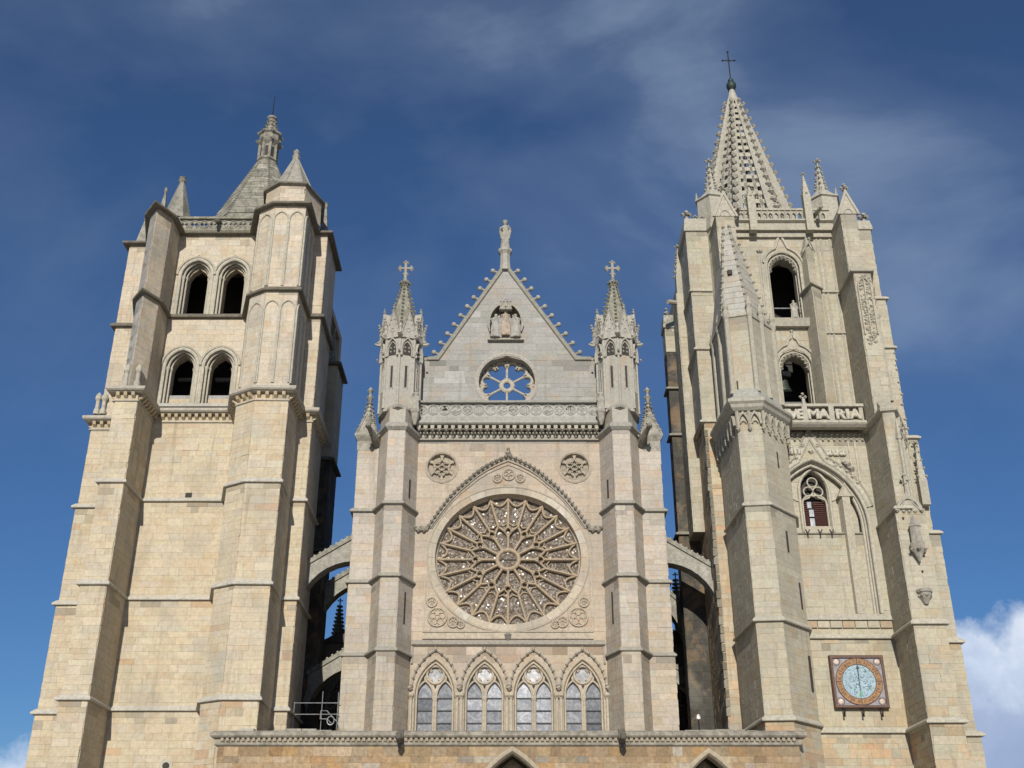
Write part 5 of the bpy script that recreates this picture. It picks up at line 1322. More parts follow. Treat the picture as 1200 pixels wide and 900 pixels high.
    mb.build('crocketed_spire', WEATH, pt_)
    mb = MB((.36, .345, .30)); mb.tube([(ox, oy, 41.2), (ox, oy, 42.5)], .09, 6); mb.tube([(ox - .42, oy, 42.05), (ox + .42, oy, 42.05)], .085, 6)
    for q in ((-.45, 42.05), (.45, 42.05), (0, 42.6), (-.38, 42.18), (.38, 42.18), (-.38, 41.92), (.38, 41.92), (.13, 42.5), (-.13, 42.5), (.12, 41.6), (-.12, 41.6)): mb.knob((ox + q[0], oy, q[1]), .12)
    mb.build('cross_finial', CARVED, pt_)
    # outer buttress pinnacle with gablet, and a beast-headed spout
    bx0, bx1 = sorted((s_ * 9.72, s_ * 8.42)); bm = (bx0 + bx1) / 2
    mb = MB((.36, .345, .30)); mb.box(bx0 + .1, bx1 - .1, 65.6, 67.2, 28.6, 29.6); mb.prism([(bx0 + .1, 65.6), (bx1 - .1, 65.6), (bx1 - .1, 67.2), (bx0 + .1, 67.2)], 29.25, 29.6, top=[(bx0 - .08, 65.42), (bx1 + .08, 65.42), (bx1 + .08, 67.3), (bx0 - .08, 67.3)])
    mb.box(bx0 - .08, bx1 + .08, 65.42, 67.3, 29.6, 29.72)
    frg = front(65.5); gablet(mb, frg, bm, .62, 29.72, 31.15, -.9, 0, rim=.1)
    for k in range(4):
        for q in (-1, 1): mb.knob((bm + q * (.62 - .15 * k), 65.48, 29.95 + .32 * k), .1)
    spirelet(mb, bm, 66.3, 29.7, .62, 3.0, 8, 22.5, 9, .1, 0)
    mb.lathe(bm, 66.3, [(.1, 32.3), (.22, 32.55), (.1, 32.7), (.08, 32.9), (.2, 33.1), (.05, 33.35)], 8); 
    for k in range(6): mb.knob((bm + .18 * math.cos(k * 1.05), 66.3 + .18 * math.sin(k * 1.05), 32.6), .09); mb.knob((bm + .16 * math.cos(k * 1.05), 66.3 + .16 * math.sin(k * 1.05), 33.1), .08)
    mb.build('buttress_pinnacle', WEATH, CF)
    mb = MB((.24, .225, .19)); gx = s_ * 8.35
    mb.tube([(gx, 65.6, 29.0), (gx + s_ * .12, 65.0, 29.2), (gx + s_ * .3, 64.35, 29.45), (gx + s_ * .38, 63.95, 29.5)], [.26, .24, .17, .14], 7); mb.ball((gx + s_ * .4, 63.85, 29.55), .19, sy=1.4)
    mb.knob((gx + s_ * .42, 63.62, 29.47), .1)
    for q in (-.12, .12): mb.knob((gx + s_ * .36 + q, 63.95, 29.75), .07)
    mb.tube([(gx + s_ * .1 + .2, 65.1, 29.3), (gx + s_ * .1 + .32, 65.2, 29.65)], [.1, .03], 5); mb.tube([(gx + s_ * .1 - .2, 65.1, 29.3), (gx + s_ * .1 - .32, 65.2, 29.65)], [.1, .03], 5)
    mb.build('gargoyle', STAINED, CF)
# gable wall
GY = 66.6; fg = front(GY); GR = Hole('ell', -.14, 33.95, 1.86, 1.86)
gs = lambda v: (-4.74 * (1 - (v - 35.5) / 7.25) - .27 * ((v - 35.5) / 7.25), 4.47 * (1 - (v - 35.5) / 7.25) - .27 * ((v - 35.5) / 7.25)) if v > 35.5 else (-6.2, 6.2)
nich = Hole('arch', -.24, 1.12, 37.05, 38.5, 1.5)
slabs(cm, fg, -6.2, 6.2, 30.0, 35.5, -.9, 0, [GR], step=.25, tint=T_GREY)
slabs(cm, fg, -6.2, 6.2, 35.5, 42.7, -.9, 0, [GR, nich], region=gs, step=.3, tint=T_GREY)
slabs(cm, fg, -2, 2, 36.9, 40.2, -.9, -.7, [], step=3, tint=T_GREY)
ashlar(S4, fg, -6.2, 6.2, 31.0, 35.5, GREY, [Hole('ell', -.14, 33.95, 2.0, 2.0)], lens=(.7, 1.5), course=.42, proud=.006, off=.02)
ashlar(S4, fg, -6.2, 6.2, 35.5, 42.6, GREY, [Hole('ell', -.14, 33.95, 2.0, 2.0), nich], region=gs, lens=(.7, 1.5), course=.42, proud=.006, off=.02)
cm.build('masonry_core', STONE, CF)
lay(S4, CF, STONE)
# raking copings, shoulders, crockets, pedestal
mb = MB((.27, .26, .215)); prr = [(-.12, -.95), (-.12, .02), (-.06, .16), (.14, .2), (.2, .1), (.2, -.95)]
sweep(mb, fg, [(-6.0, 35.55), (-4.74, 35.55), (-.27, 42.85), (4.47, 35.55), (5.9, 35.55)], prr); mb.build('raking_coping', CARVED, CF)
ckm = MB((.34, .325, .275)); ckm.tube([(-.02, 0, -.1), (.14, 0, .02), (.3, 0, .06)], [.1, .075, .075], 5); ckm.ball((.38, 0, .12), .17, None, 8, 6)
c0 = None
for s_ in (-1, 1):
    for k in range(10):
        t = (k + .55) / 10.3; xb = -4.74 if s_ < 0 else 4.47
        p = (xb * (1 - t) - .27 * t + s_ * .16, 66.75, 35.55 + 7.3 * t + .12)
        if c0 is None:
            c0 = ckm.build('crocket', CARVED, CF, origin=(0, 0, 0)); b = basepos(CF); c0.location = tuple(p[q] - b[q] for q in range(3)); c = c0
        else: c = again(c0, CF, p)
        c.rotation_euler = (0, 0, math.pi if s_ < 0 else 0)
mb = MB((.35, .335, .29)); mb.lathe(-.28, 66.7, [(.42, 42.5), (.36, 43.1), (.34, 43.8), (.40, 43.9), (.50, 44.05), (.50, 44.22), (.38, 44.27)], 8, R(22.5)); mb.build('pedestal', CARVED, CF)
# small wheel window of the gable
mb = MB((.37, .35, .305)); sweep(mb, fg, arc(-.14, 33.95, 2.0, 0, 360, 40)[:-1], [(-.12, -.2), (-.12, .05), (0, .1), (.14, .05), (.14, -.6)], closed=True); ww = mb.build('wheel_window', CARVED, CF)
mb = MB((.39, .355, .29))
oc = -.72; CV = 33.95
for k in range(12):
    a = 30 * k; mb = MB((.39, .355, .29)); cu, cv = -.14 + 1.40 * math.cos(R(a + 15)), CV + 1.40 * math.sin(R(a + 15))
    sweep(mb, fg, [(cu + .36 * math.cos(R(a + 15 + q)), cv + .36 * math.sin(R(a + 15 + q))) for q in (105, 75, 45, 15, -15, -45, -75, -105)], bar(.25, .30), d=oc + .12)
    pa, pb = (-.14 + 1.42 * math.cos(R(a)), CV + 1.42 * math.sin(R(a))), (-.14 + 1.88 * math.cos(R(a)), CV + 1.88 * math.sin(R(a)))
    sweep(mb, fg, [pa, pb], bar(.22, .26), d=oc + .1); mb.knob(fg.P(pa[0], pa[1], oc), .14); mb.build('scallop', CARVED, ww)
for k in range(6):
    a = 30 + 60 * k; mb = MB((.39, .36, .30)); pa, pb = (-.14 + .42 * math.cos(R(a)), CV + .42 * math.sin(R(a))), (-.14 + 1.42 * math.cos(R(a)), CV + 1.42 * math.sin(R(a)))
    mb.tube([fg.P(pa[0], pa[1], oc), fg.P(pb[0], pb[1], oc)], .085, 7); mb.knob(fg.P(pb[0] * .94 - .14 * .06, CV + (pb[1] - CV) * .94, oc), .13); mb.build('spoke', CARVED, ww)
mb = MB((.39, .36, .30)); sweep(mb, fg, arc(-.14, CV, .37, 0, 360, 18)[:-1], bar(.28, .2), closed=True, d=oc + .1)
for k in range(10): mb.knob(fg.P(-.14 + .5 * math.cos(R(36 * k)), CV + .5 * math.sin(R(36 * k)), oc + .05), .085)
mb.build('hub', CARVED, ww)
# niche shelf and label arch over the carved group
mb = MB((.34, .32, .27)); mb.box(-1.45, 1.0, 66.3, 66.7, 36.93, 37.05); sweep(mb, fg, win_pts(-.24, 1.1, 37.05, 38.5, 1.5, 8), [(-.05, -.6), (-.05, .04), (.06, .06), (.08, -.1)]); mb.build('niche_surround', CARVED, CF)
mb = MB((.31, .295, .25)); mb.box(-.64, .18, 66.15, 67.0, 39.42, 39.7)
for k in range(4): mb.knob((-.56 + .22 * k, 66.15, 39.76), .08)
for k in range(2): gablet(mb, front(66.15), -.44 + .42 * k, .19, 39.15, 39.68, -.3, .04, rim=.05)
mb.build('canopy', STAINED, CF)
for x in (-4.2, 3.9):
    mb = MB(); mb.box(x - .18, x + .18, 66.5, 66.7, 31.85, 32.1); d_o = mb.build('drain_opening', DARK, CF)
    mb = MB((.42, .405, .36)); mb.box(x - .55, x + .55, 66.53, 66.6, 32.12, 32.3); mb.build('lintel', STONE, CF)
# balustrade of pierced roundels on a bracketed cornice
mb = MB((.33, .325, .29)); ribbon(mb, [(-6.0, 65.35), (5.85, 65.35)], [(-.3, 30.85), (.05, 30.85), (.1, 30.75), (.1, 30.5), (.28, 30.42), (.3, 30.3), (.2, 30.22), (-.3, 30.2)]); mb.box(-6, 5.85, 65.92, 66.6, 29.6, 30.5); mb.box(-6, 5.85, 65.2, 66.0, 30.22, 30.5); co = mb.build('cornice', CARVED, CF)
mb = MB((.27, .265, .235)); mb.box(-6.0, 5.85, 65.12, 65.62, 31.74, 31.88); ba = mb.build('balustrade', CARVED, CF)
fb_ = front(65.35); nR = 16; wR = 11.75 / nR
for i in range(nR):
    c = -5.95 + (i + .5) * wR; cz = 31.3; mb = MB((.38, .375, .345))
    hr = Hole('ell', c, cz, .31, .34)
    slabs(mb, fb_, c - wR / 2, c + wR / 2, 30.85, 31.74, -.12, -.02, [hr, Hole('rect', c - wR / 2, .07, 31.55, 31.72), Hole('rect', c + wR / 2, .07, 31.55, 31.72)], step=.09)
    sweep(mb, fb_, arc(c, cz, .335, 0, 360, 18)[:-1], bar(.06, .08), closed=True, d=.03)
    kind = i % 4
    if kind == 0:
        for a in (45, 135, 225, 315): sweep(mb, fb_, arc(c + .2 * math.cos(R(a)), cz + .2 * math.sin(R(a)), .1, 0, 360, 8)[:-1], bar(.05, .06), closed=True, d=-.02)
    elif kind == 1:
        for q in (-.16, -.05, .06, .17): mb.tube([fb_.P(c + q, cz - .22, -.06), fb_.P(c + q * 1.1, cz + .2, -.06)], .045, 5)
    elif kind == 2:
        for a in (0, 90, 180, 270): mb.knob(fb_.P(c + .26 * math.cos(R(a + 45)), cz + .26 * math.sin(R(a + 45)), -.06), .15, sy=.4)
    else:
        sweep(mb, fb_, [(c - .28, cz - .08), (c - .05, cz + .1), (c + .1, cz - .05), (c + .28, cz + .06)], bar(.12, .07), d=-.02); mb.knob(fb_.P(c - .1, cz - .15, -.06), .09)
    mb.build('roundel', CARVED, ba)
nC = 27; wC = 11.75 / nC
for i in range(nC):
    c = -5.95 + (i + .5) * wC; mb = MB((.36, .335, .28))
    f2 = front(65.6)
    mb.prism([(c - .12, 65.22), (c + .12, 65.22), (c + .12, 66.0), (c - .12, 66.0)], 29.95, 30.2)
    mb.idx([(c - .09, 65.35, 29.98), (c + .09, 65.35, 29.98), (c + .07, 65.95, 29.62), (c - .07, 65.95, 29.62), (c - .09, 66.0, 29.98), (c + .09, 66.0, 29.98)], [(0, 1, 2, 3), (1, 5, 2), (0, 3, 4)])
    mb.knob((c, 65.32, 29.95), .12); mb.knob((c - .11, 65.5, 29.75), .08); mb.knob((c + .11, 65.5, 29.75), .08); mb.knob((c, 65.7, 29.6), .08)
    sweep(mb, front(65.5), arch_pts(c + wC / 2, .14, 29.85, .2, 4), bar(.06, .2), d=.06)
    mb.build('corbel', CARVED, co)
mb = MB((.30, .28, .235)); mb.box(-5.9, 5.8, 65.8, 66.1, 29.42, 29.56); mb.build('string_course', CARVED, CF)
# ---- rose window (stone wheel, glass behind)
fr_ = front(WY)
EL = RY / RX
ell = lambda r, a: (RCX + r * math.cos(R(a)), RZ + r * EL * math.sin(R(a)))
mb = MB((.43, .375, .295)); path = [ell(4.45, 360 * i / 96) for i in range(96)]
sweep(mb, fr_, path, [(.12, -.7), (.12, -.45), (.07, -.38), (.03, -.34), (.0, -.05), (-.02, .03), (-.38, .04), (-.46, .10), (-.52, .05), (-.52, -.1)], closed=True); RW = mb.build('rose_window', CARVED, CF)
for k in range(30):          # ring of cut stones round the opening
    a0, a1 = 12 * k + .12, 12 * k + 11.88; mb = MB(jit(pick([(4, (.42, .37, .29)), (1, (.47, .44, .37)), (1, (.40, .33, .25))]), .05))
    o_, i_ = [ell(4.86, a0 + (a1 - a0) * j / 3) for j in range(4)], [ell(4.46, a0 + (a1 - a0) * j / 3) for j in range(4)]
    for j in range(3):
        q = [fr_.P(*o_[j], .062), fr_.P(*o_[j + 1], .062), fr_.P(*i_[j + 1], .05), fr_.P(*i_[j], .05)]; mb.idx(q + [fr_.P(*i_[j], -.2), fr_.P(*i_[j + 1], -.2)], [(3, 2, 1, 0), (4, 5, 2, 3)])
    mb.build('ring_stone', STONE, RW)
D0 = -.42; TB = lambda w_, dp=.2: [(-w_ / 2, -dp), (-w_ / 2, -.3 * dp), (-w_ * .2, 0), (w_ * .2, 0), (w_ / 2, -.3 * dp), (w_ / 2, -dp)]
TT = (.37, .295, .205)
for k in range(24):
    a = 15 * k; r_in = 2.18 if k % 2 == 0 else 2.32
    mb = MB(TT); sweep(mb, fr_, [ell(r_in, a), ell(4.42, a)], TB(.17, .30), d=D0 + .09); mb.build('spoke', CARVED, RW)
    mb = MB(TT)
    # scallop against the rim between two spokes
    pts = []
    for j in range(9):
        t = j / 8; q = a + 15 * t; rr = 4.36 - .58 * math.sin(math.pi * t) ** .75; pts.append(ell(rr, q))
    sweep(mb, fr_, pts, TB(.13, .2), d=D0 + .03); mb.build('scallop', CARVED, RW)
    mb = MB(TT); pts = [ell(2.62 - .24 * (1 - abs(j - 4) / 4) ** .8, a + 15 * j / 8) for j in range(9)]
    sweep(mb, fr_, pts, TB(.08, .12), d=D0 - .04); mb.build('light_head', CARVED, RW)
for k in range(12):
    a = 30 * k; mb = MB(TT)
    sweep(mb, fr_, [ell(.7, a), ell(1.62, a)], TB(.16, .24), d=D0 + .06)
    for s_ in (-1, 1): sweep(mb, fr_, [ell(1.55, a), ell(1.75, a + s_ * 2.2), ell(1.98, a + s_ * 6.4), ell(2.18, a + s_ * 11), ell(2.36, a + s_ * 15)], TB(.14, .22), d=D0 + .05)
    mb.build('petal_bar', CARVED, RW)
    mb = MB(TT)
    c = ell(2.0, a); sweep(mb, fr_, arc(c[0], c[1], .19, 0, 360, 10)[:-1], TB(.1, .2), closed=True, d=D0 + .05); mb.build('quatrefoil', CARVED, RW)
mb = MB(TT); sweep(mb, fr_, [ell(.66, 10 * i) for i in range(36)], TB(.24, .26), closed=True, d=D0 + .1); hb = mb.build('hub', CARVED, RW)
def pane(pts, parent, mat, d, fr, name='pane', tint=None):
    mb = MB(tint or (.3, .27, .23)); mb.idx([fr.P(u, v, d) for u, v in pts] + [fr.P(u, v, d - .03) for u, v in pts], [tuple(range(len(pts))), tuple(range(2 * len(pts) - 1, len(pts) - 1, -1))]); return mb.build(name, mat, parent)
for k in range(24):
    a = 15 * k; t_ = random.uniform(-.03, .03)
    pane([ell(2.1, a), ell(2.1, a + 15), ell(4.5, a + 15), ell(4.5, a + 10), ell(4.5, a + 5), ell(4.5, a)][::1], RW, ROSEGLASS, D0 - .19 + t_, fr_)
for k in range(12):
    a = 30 * k; pane([ell(.5, a), ell(.5, a + 30), ell(2.15, a + 30), ell(2.15, a + 15), ell(2.15, a)], RW, ROSEGLASS, D0 - .24 + random.uniform(-.02, .02), fr_)
pane([ell(.62, 20 * i) for i in range(18)], RW, ROSEGLASS, D0 - .06, fr_)
mb = MB(); sweep(mb, fr_, [ell(.62, 180), ell(.62, 0)], bar(.06, .05), d=D0); mb.build('saddle_bar', IRON, RW)
# crocketed hood over the rose, carved spandrels, panel frame
hp = [(-4.98, 23.55), (-4.4, 24.5), (-3.70, 25.51), (-3.1, 26.18), (-2.52, 26.72), (-1.98, 27.22), (-1.41, 27.63), (-.7, 28.02), (0, 28.33)]
hood = [(x + X0, z) for x, z in hp] + [(-x + X0, z) for x, z in reversed(hp[:-1])]
mb = MB((.33, .30, .25)); sweep(mb, fr_, hood, [(-.13, -.05), (-.13, .08), (-.05, .12), (0, .22), (.07, .25), (.10, .15), (.10, -.05)])
sweep(mb, fr_, [(x * .968, 23.6 + (z - 23.6) * .935) for x, z in hood], roll(.05, .08), d=.05); sweep(mb, fr_, [(x * .945, 23.6 + (z - 23.6) * .88) for x, z in hood], roll(.04, .06), d=.03); hm = mb.build('hood_mould', CARVED, CF)
def along(path, n):
    ds = [0]
    for p, q in zip(path, path[1:]): ds.append(ds[-1] + math.hypot(q[0] - p[0], q[1] - p[1]))
    out = []
    for i in range(n):
        s0 = (i + .5) * ds[-1] / n; j = max(k for k in range(len(ds) - 1) if ds[k] <= s0); t = (s0 - ds[j]) / (ds[j + 1] - ds[j])
        out.append((path[j][0] + (path[j + 1][0] - path[j][0]) * t, path[j][1] + (path[j + 1][1] - path[j][1]) * t))
    return out
km = MB((.30, .275, .225)); km.knob((0, -.10, 0), .12, sy=1.1); km.knob((.06, -.15, .04), .07); k0 = None
for u, v in along(hood, 42):
    p = fr_.P(u, v + .02, .16)
    if k0 is None:
        k0 = km.build('leaf_crocket', CARVED, hm, origin=(0, 0, 0)); b = basepos(hm); k0.location = tuple(p[q] - b[q] for q in range(3))
    else: again(k0, hm, p)
mb = MB((.33, .30, .25)); mb.knob(fr_.P(X0, 28.5, .2), .22); mb.knob(fr_.P(X0, 28.8, .2), .14)
for s_ in (-1, 1):
    mb.tube([fr_.P(X0 + s_ * 4.95, 23.55, .1), fr_.P(X0 + s_ * 5.3, 23.5, .15), fr_.P(X0 + s_ * 5.7, 23.5, .1)], [.16, .14, .1], 6)
    for q in range(5): mb.knob(fr_.P(X0 + s_ * (5.0 + .18 * q), 23.5 + .1 * (-1) ** q, .2), .14)
mb.build('head_stop', STAINED, hm)
for cu, cv, rr in ((0, 27.1, .36), (-.72, 26.85, .26), (.72, 26.85, .26), (-4.25, 18.05, .55), (4.15, 18.05, .55), (-3.3, 17.75, .3), (3.2, 17.75, .3), (-4.6, 18.95, .28), (4.5, 18.95, .28), (-2.85, 17.6, .2), (2.75, 17.6, .2)):
    mb = MB((.40, .345, .265)); sweep(mb, fr_, arc(cu, cv, rr, 0, 360, 20)[:-1], roll(.06, .07), closed=True, d=.06)
    for k in range(5 if rr > .3 else 3):
        q = 90 + k * 360 / (5 if rr > .3 else 3); sweep(mb, fr_, arc(cu + rr * .55 * math.cos(R(q)), cv + rr * .55 * math.sin(R(q)), rr * .33, 0, 360, 10)[:-1], roll(.035, .05), closed=True, d=.04)
    mb.build('blind_rosette', CARVED, CF)
mb = MB((.42, .365, .285)); sweep(mb, fr_, [(-5.05, 20.2), (-5.05, 17.2), (4.97, 17.2), (4.97, 20.2)], [(-.05, -.02), (-.05, .06), (.05, .08), (.05, -.02)])
mb.box(-5.1, 5.02, 65.9, 66.05, 16.75, 17.1); mb.build('panel_frame', CARVED, CF)
mb = MB((.30, .275, .235)); ribbon(mb, [(-5.72, 66.0), (5.68, 66.0)], [(-.05, 16.72), (.05, 16.68), (.22, 16.5), (.22, 16.4), (.06, 16.3), (-.05, 16.28)]); mb.box(-5.72, -5.6, 65.85, 66.0, 15.3, 16.3); mb.box(5.56, 5.68, 65.85, 66.0, 15.3, 16.3); mb.build('string_course', CARVED, CF)
mb = MB((.25, .235, .205)); mb.lathe(X0, 65.95, [(.05, 16.62), (.2, 16.8), (.24, 17.0), (.12, 17.1)], 8); mb.knob((X0, 65.8, 16.95), .18); mb.build('boss', STAINED, CF)
# medallions
for m in med:
    mb = MB((.37, .32, .25)); sweep(mb, fr_, arc(m.cu, m.cv, .98, 0, 360, 36)[:-1], [(-.1, -.05), (-.1, .07), (0, .1), (.08, .05), (.1, -.25)], closed=True); mo = mb.build('medallion', CARVED, CF)
    mb = MB((.34, .295, .23)); disc(mb, fr_, m.cu, m.cv, 0, 1.0, -.35, -.25, 32); mb.build('medallion_ground', STAINED, mo)
    for k in range(6):
        mb = MB((.39, .34, .265)); a = 60 * k + 30
        cu, cv = m.cu + .36 * math.cos(R(a)), m.cv + .36 * math.sin(R(a)); sweep(mb, fr_, arc(cu, cv, .2, 0, 360, 12)[:-1], bar(.08, .2), closed=True, d=-.06)
        cu, cv = m.cu + .72 * math.cos(R(a + 30)), m.cv + .72 * math.sin(R(a + 30)); sweep(mb, fr_, arc(cu, cv, .33, a + 30 + 80, a + 30 + 280, 10), bar(.09, .2), d=-.06)
        sweep(mb, fr_, [(m.cu + .5 * math.cos(R(a)), m.cv + .5 * math.sin(R(a))), (m.cu + .95 * math.cos(R(a)), m.cv + .95 * math.sin(R(a)))], bar(.1, .2), d=-.05)
        mb.build('tracery_ring', CARVED, mo)
# ---- gallery of four two-light windows
for gi, c in enumerate(gal_c):
    fp_ = front(66.32)
    lights = [Hole('arch', c + q, .46, 11.3, 13.47, .85) for q in (-.585, .585)]; ocu = Hole('ell', c, 14.72, .46, .46)
    mb = MB((.43, .375, .29)); slabs(mb, fp_, c - 1.18, c + 1.18, 11.0, 15.62, -.2, 0, lights + [ocu], region=lambda v, c=c: Hole('arch', c, 1.18, 11.0, 13.5, 2.1).at(v), step=.12); GW = mb.build('gallery_window', CARVED, CF)
    mb = MB((.43, .375, .29))
    sweep(mb, fw, win_pts(c, 1.16, 11.0, 13.5, 2.05, 10), [(-.12, -.5), (-.12, -.2), (-.06, -.14), (0, .03), (.05, .06), (.10, .06), (.12, -.03)]); sweep(mb, fw, win_pts(c, 1.06, 11.0, 13.5, 1.9, 10), roll(.06, .07), d=-.16); mb.build('archivolt', CARVED, GW)
    hd2 = arch_pts(c, 1.36, 13.85, 2.25, 10); mb = MB((.36, .325, .265)); sweep(mb, fw, hd2, [(-.06, -.03), (-.06, .12), (.02, .18), (.08, .16), (.08, -.03)])
    for u, v in along(hd2, 13): mb.knob(fw.P(u, v - .0, .2), .105)
    for s_ in (-1, 1): mb.knob(fw.P(c + s_ * 1.42, 14.75 - .85, .16), .17)
    mb.knob(fw.P(c, 16.2, .15), .1); mb.build('hood_mould', CARVED, GW)
    for q in (-.585, .585):
        mb = MB((.44, .385, .30)); sweep(mb, fp_, win_pts(c + q, .5, 11.2, 13.47, .9, 8), roll(.055, .06), d=.04)
        mb.build('light_surround', CARVED, GW)
        for s_ in (-1, 1):
            mb = MB((.44, .385, .30)); mb.lathe(c + q + s_ * .53, 66.24, [(.1, 11.1), (.1, 11.4), (.065, 11.5), (.06, 13.2), (.12, 13.38), (.12, 13.5)], 8); mb.build('colonnette', CARVED, GW)
        # four panes of each light, one above the other
        base = random.uniform(.13, .19) * (1.5 if gi in (1, 2) else 1.0)
        for k, (za, zb) in enumerate(((11.2, 11.98), (12.02, 12.68), (12.72, 13.38), (13.42, 14.4))):
            kk = base * random.uniform(.75, 1.35) * (1.15 if k == 3 else 1)
            col = (kk * .97, kk * 1.0, kk * 1.06)
            pts = [(c + q - .5, za), (c + q + .5, za), (c + q + .5, zb), (c + q - .5, zb)]
            pane(pts, GW, GALGLASS, -.13 + random.uniform(-.01, .01), fp_, tint=col)
        for z in (12.0, 12.7, 13.4):
            mb = MB(); mb.box(c + q - .47, c + q + .47, 66.38, 66.42, z - .03, z + .03); mb.build('saddle_bar', IRON, GW)
    mb = MB((.44, .385, .30)); sweep(mb, fp_, arc(c, 14.72, .5, 0, 360, 24)[:-1], roll(.07, .07), closed=True, d=.04)
    for a in (45, 135, 225, 315): mb.knob(fp_.P(c + .4 * math.cos(R(a)), 14.72 + .4 * math.sin(R(a)), -.06), .15, sy=.6)
    mb.build('oculus_ring', CARVED, GW)
    lum = .46 if gi in (1, 2) else .33
    pane([(c + .47 * math.cos(R(20 * i)), 14.72 + .47 * math.sin(R(20 * i))) for i in range(18)], GW, GALGLASS, -.12, fp_, tint=(lum, lum, lum))
    tris = [((c - .1, 15.27), (c + .1, 15.27), (c, 15.42)), ((c - .1, 14.12), (c + .1, 14.12), (c, 13.9))] + [((c + s_ * .62, 14.32), (c + s_ * .86, 14.2), (c + s_ * .68, 14.62)) for s_ in (-1, 1)]
    for tri in tris:
        mb = MB(); mb.idx([fp_.P(u, v, .006) for u, v in tri], [(0, 1, 2)]); mb.build('dagger_piercing', DARK, GW)
for x in (-5.62, -2.84, .03, 2.9, 5.68):
    for q in ((-.12, .12) if abs(x) < 5 else (0,)):
        mb = MB((.44, .39, .305)); mb.lathe(x + q, 65.86, [(.13, 11.0), (.13, 11.4), (.085, 11.5), (.08, 13.25), (.16, 13.45), (.16, 13.58)], 8)
        mb.knob((x + q, 65.72, 13.45), .1); mb.build('colonnette', CARVED, CF)

# ================================================================== PORCH
PO = thing('porch', 'brown weathered stone porch wall with a toothed cornice and pointed doorways', 'porch', (0, 59, 0))
pc_ = newctx((.27, .21, .13)); PY = 59.0; fpz = front(PY)
ph = [Hole('arch', .22, 2.5, 0, 5.25, 4.25), Hole('arch', 10.15, 2.3, 0, 5.2, 4.2), Hole('arch', -9.9, 2.2, 0, 4.2, 3.9)]
slabs(pc_['core'], fpz, -14.7, 14.75, 0, 9.75, -1.2, 0, ph, step=.3, tint=T_BROWN)
ashlar(pc_['stones'], fpz, -14.7, 14.75, 6.0, 9.72, BROWN, ph, course=.36, lens=(.45, 1.0))
ashlar(pc_['stones'], fpz, -14.7, 14.75, 0, 6.0, BROWN, ph, course=.42)
pc_['core'].box(-14.7, 14.75, 65.0, 66.0, 0, 10); pc_['core'].box(-14.7, -13.9, 60.2, 65, 0, 9.75); pc_['core'].box(14.0, 14.75, 60.2, 65, 0, 9.75); pc_['core'].box(-14.6, 14.65, 60.0, 66.5, 9.75, 10.25)
pc_['core'].build('masonry_core', PORCHSTONE, PO); lay(pc_['stones'], PO, PORCHSTONE)
mb = MB((.31, .285, .235)); ribbon(mb, [(-14.72, 66), (-14.72, 59.0), (14.77, 59.0), (14.77, 66)], [(-.4, 10.5), (.2, 10.46), (.36, 10.36), (.38, 10.2), (.3, 10.12), (.12, 10.08), (.12, 9.88), (.16, 9.84), (.16, 9.78), (.04, 9.7), (-.4, 9.68)]); co = mb.build('cornice', WEATH, PO)
mb = MB((.36, .31, .23)); n = 110
for i in range(n):
    x = -14.6 + (i + .5) * 29.2 / n; mb.idx([(x - .07, 58.72, 10.1), (x + .07, 58.72, 10.1), (x + .07, 58.75, 9.96), (x - .07, 58.75, 9.96), (x - .07, 58.9, 10.1), (x + .07, 58.9, 10.1), (x + .11, 58.9, 9.88), (x - .02, 58.9, 9.88)], SF)
mb.build('dentil_row', CARVED, co, kind='stuff')
for h, bt_ in zip(ph, (0, 0, 0)):
    mb = MB((.37, .32, .235)); sweep(mb, fpz, win_pts(h.cu, h.hw, 0, h.vs, h.rise, 12), [(-.1, -1.0), (-.1, -.1), (0, .08), (.1, .1), (.2, .04), (.2, -.1)]); DW = mb.build('doorway', CARVED, PO)
    mb = MB((.36, .31, .225)); sweep(mb, fpz, win_pts(h.cu, h.hw - .5, 0, h.vs - .1, h.rise - .35, 12), [(-.12, -2.4), (-.12, -1.75), (.0, -1.65), (.2, -1.72), (.45, -2.1), (.45, -2.4)])
    mb.build('archivolt', CARVED, DW)
    mb = MB((.17, .15, .115))
    for u, v in along(arch_pts(h.cu, h.hw - .25, h.vs, h.rise - .2, 12), 34):
        mb.knob(fpz.P(u, v - .25, -2.0), .17); mb.knob(fpz.P(u, v - .5, -2.1), .11)
    mb.build('carved_figures', STAINED, DW, kind='stuff')
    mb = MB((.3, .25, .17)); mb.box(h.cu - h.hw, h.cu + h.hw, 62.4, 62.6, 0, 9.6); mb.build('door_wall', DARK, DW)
for x in (-5.45, 5.75):
    mb = MB((.12, .11, .09)); mb.box(x - .17, x + .17, 58.5, 58.9, 10.05, 10.5); mb.tube([(x, 58.8, 10.05), (x, 58.25, 9.95), (x, 57.95, 9.95)], [.2, .17, .14], 7); mb.ball((x, 57.85, 10.0), .18, sy=1.4)
    for q in (-.12, .12): mb.knob((x + q, 57.95, 10.18), .06)
    mb.knob((x, 57.6, 9.93), .09); mb.tube([(x, 58.7, 9.9), (x, 58.5, 9.5)], [.13, .06], 6); mb.build('gargoyle', STAINED, PO)
for x0, x1, s_ in ((-13.0, -9.7, -1), (9.7, 13.0, 1)):      # low terrace walls in the two gaps
    mb = MB((.36, .34, .29))
    for k in range(4): mb.box(x0 + k * .83, x0 + k * .83 + .8, 63.5 + random.uniform(-.02, .02), 64.3, 10.2, 11.22 + random.uniform(-.03, .05))
    mb.build('terrace_wall', STAINED, PO)
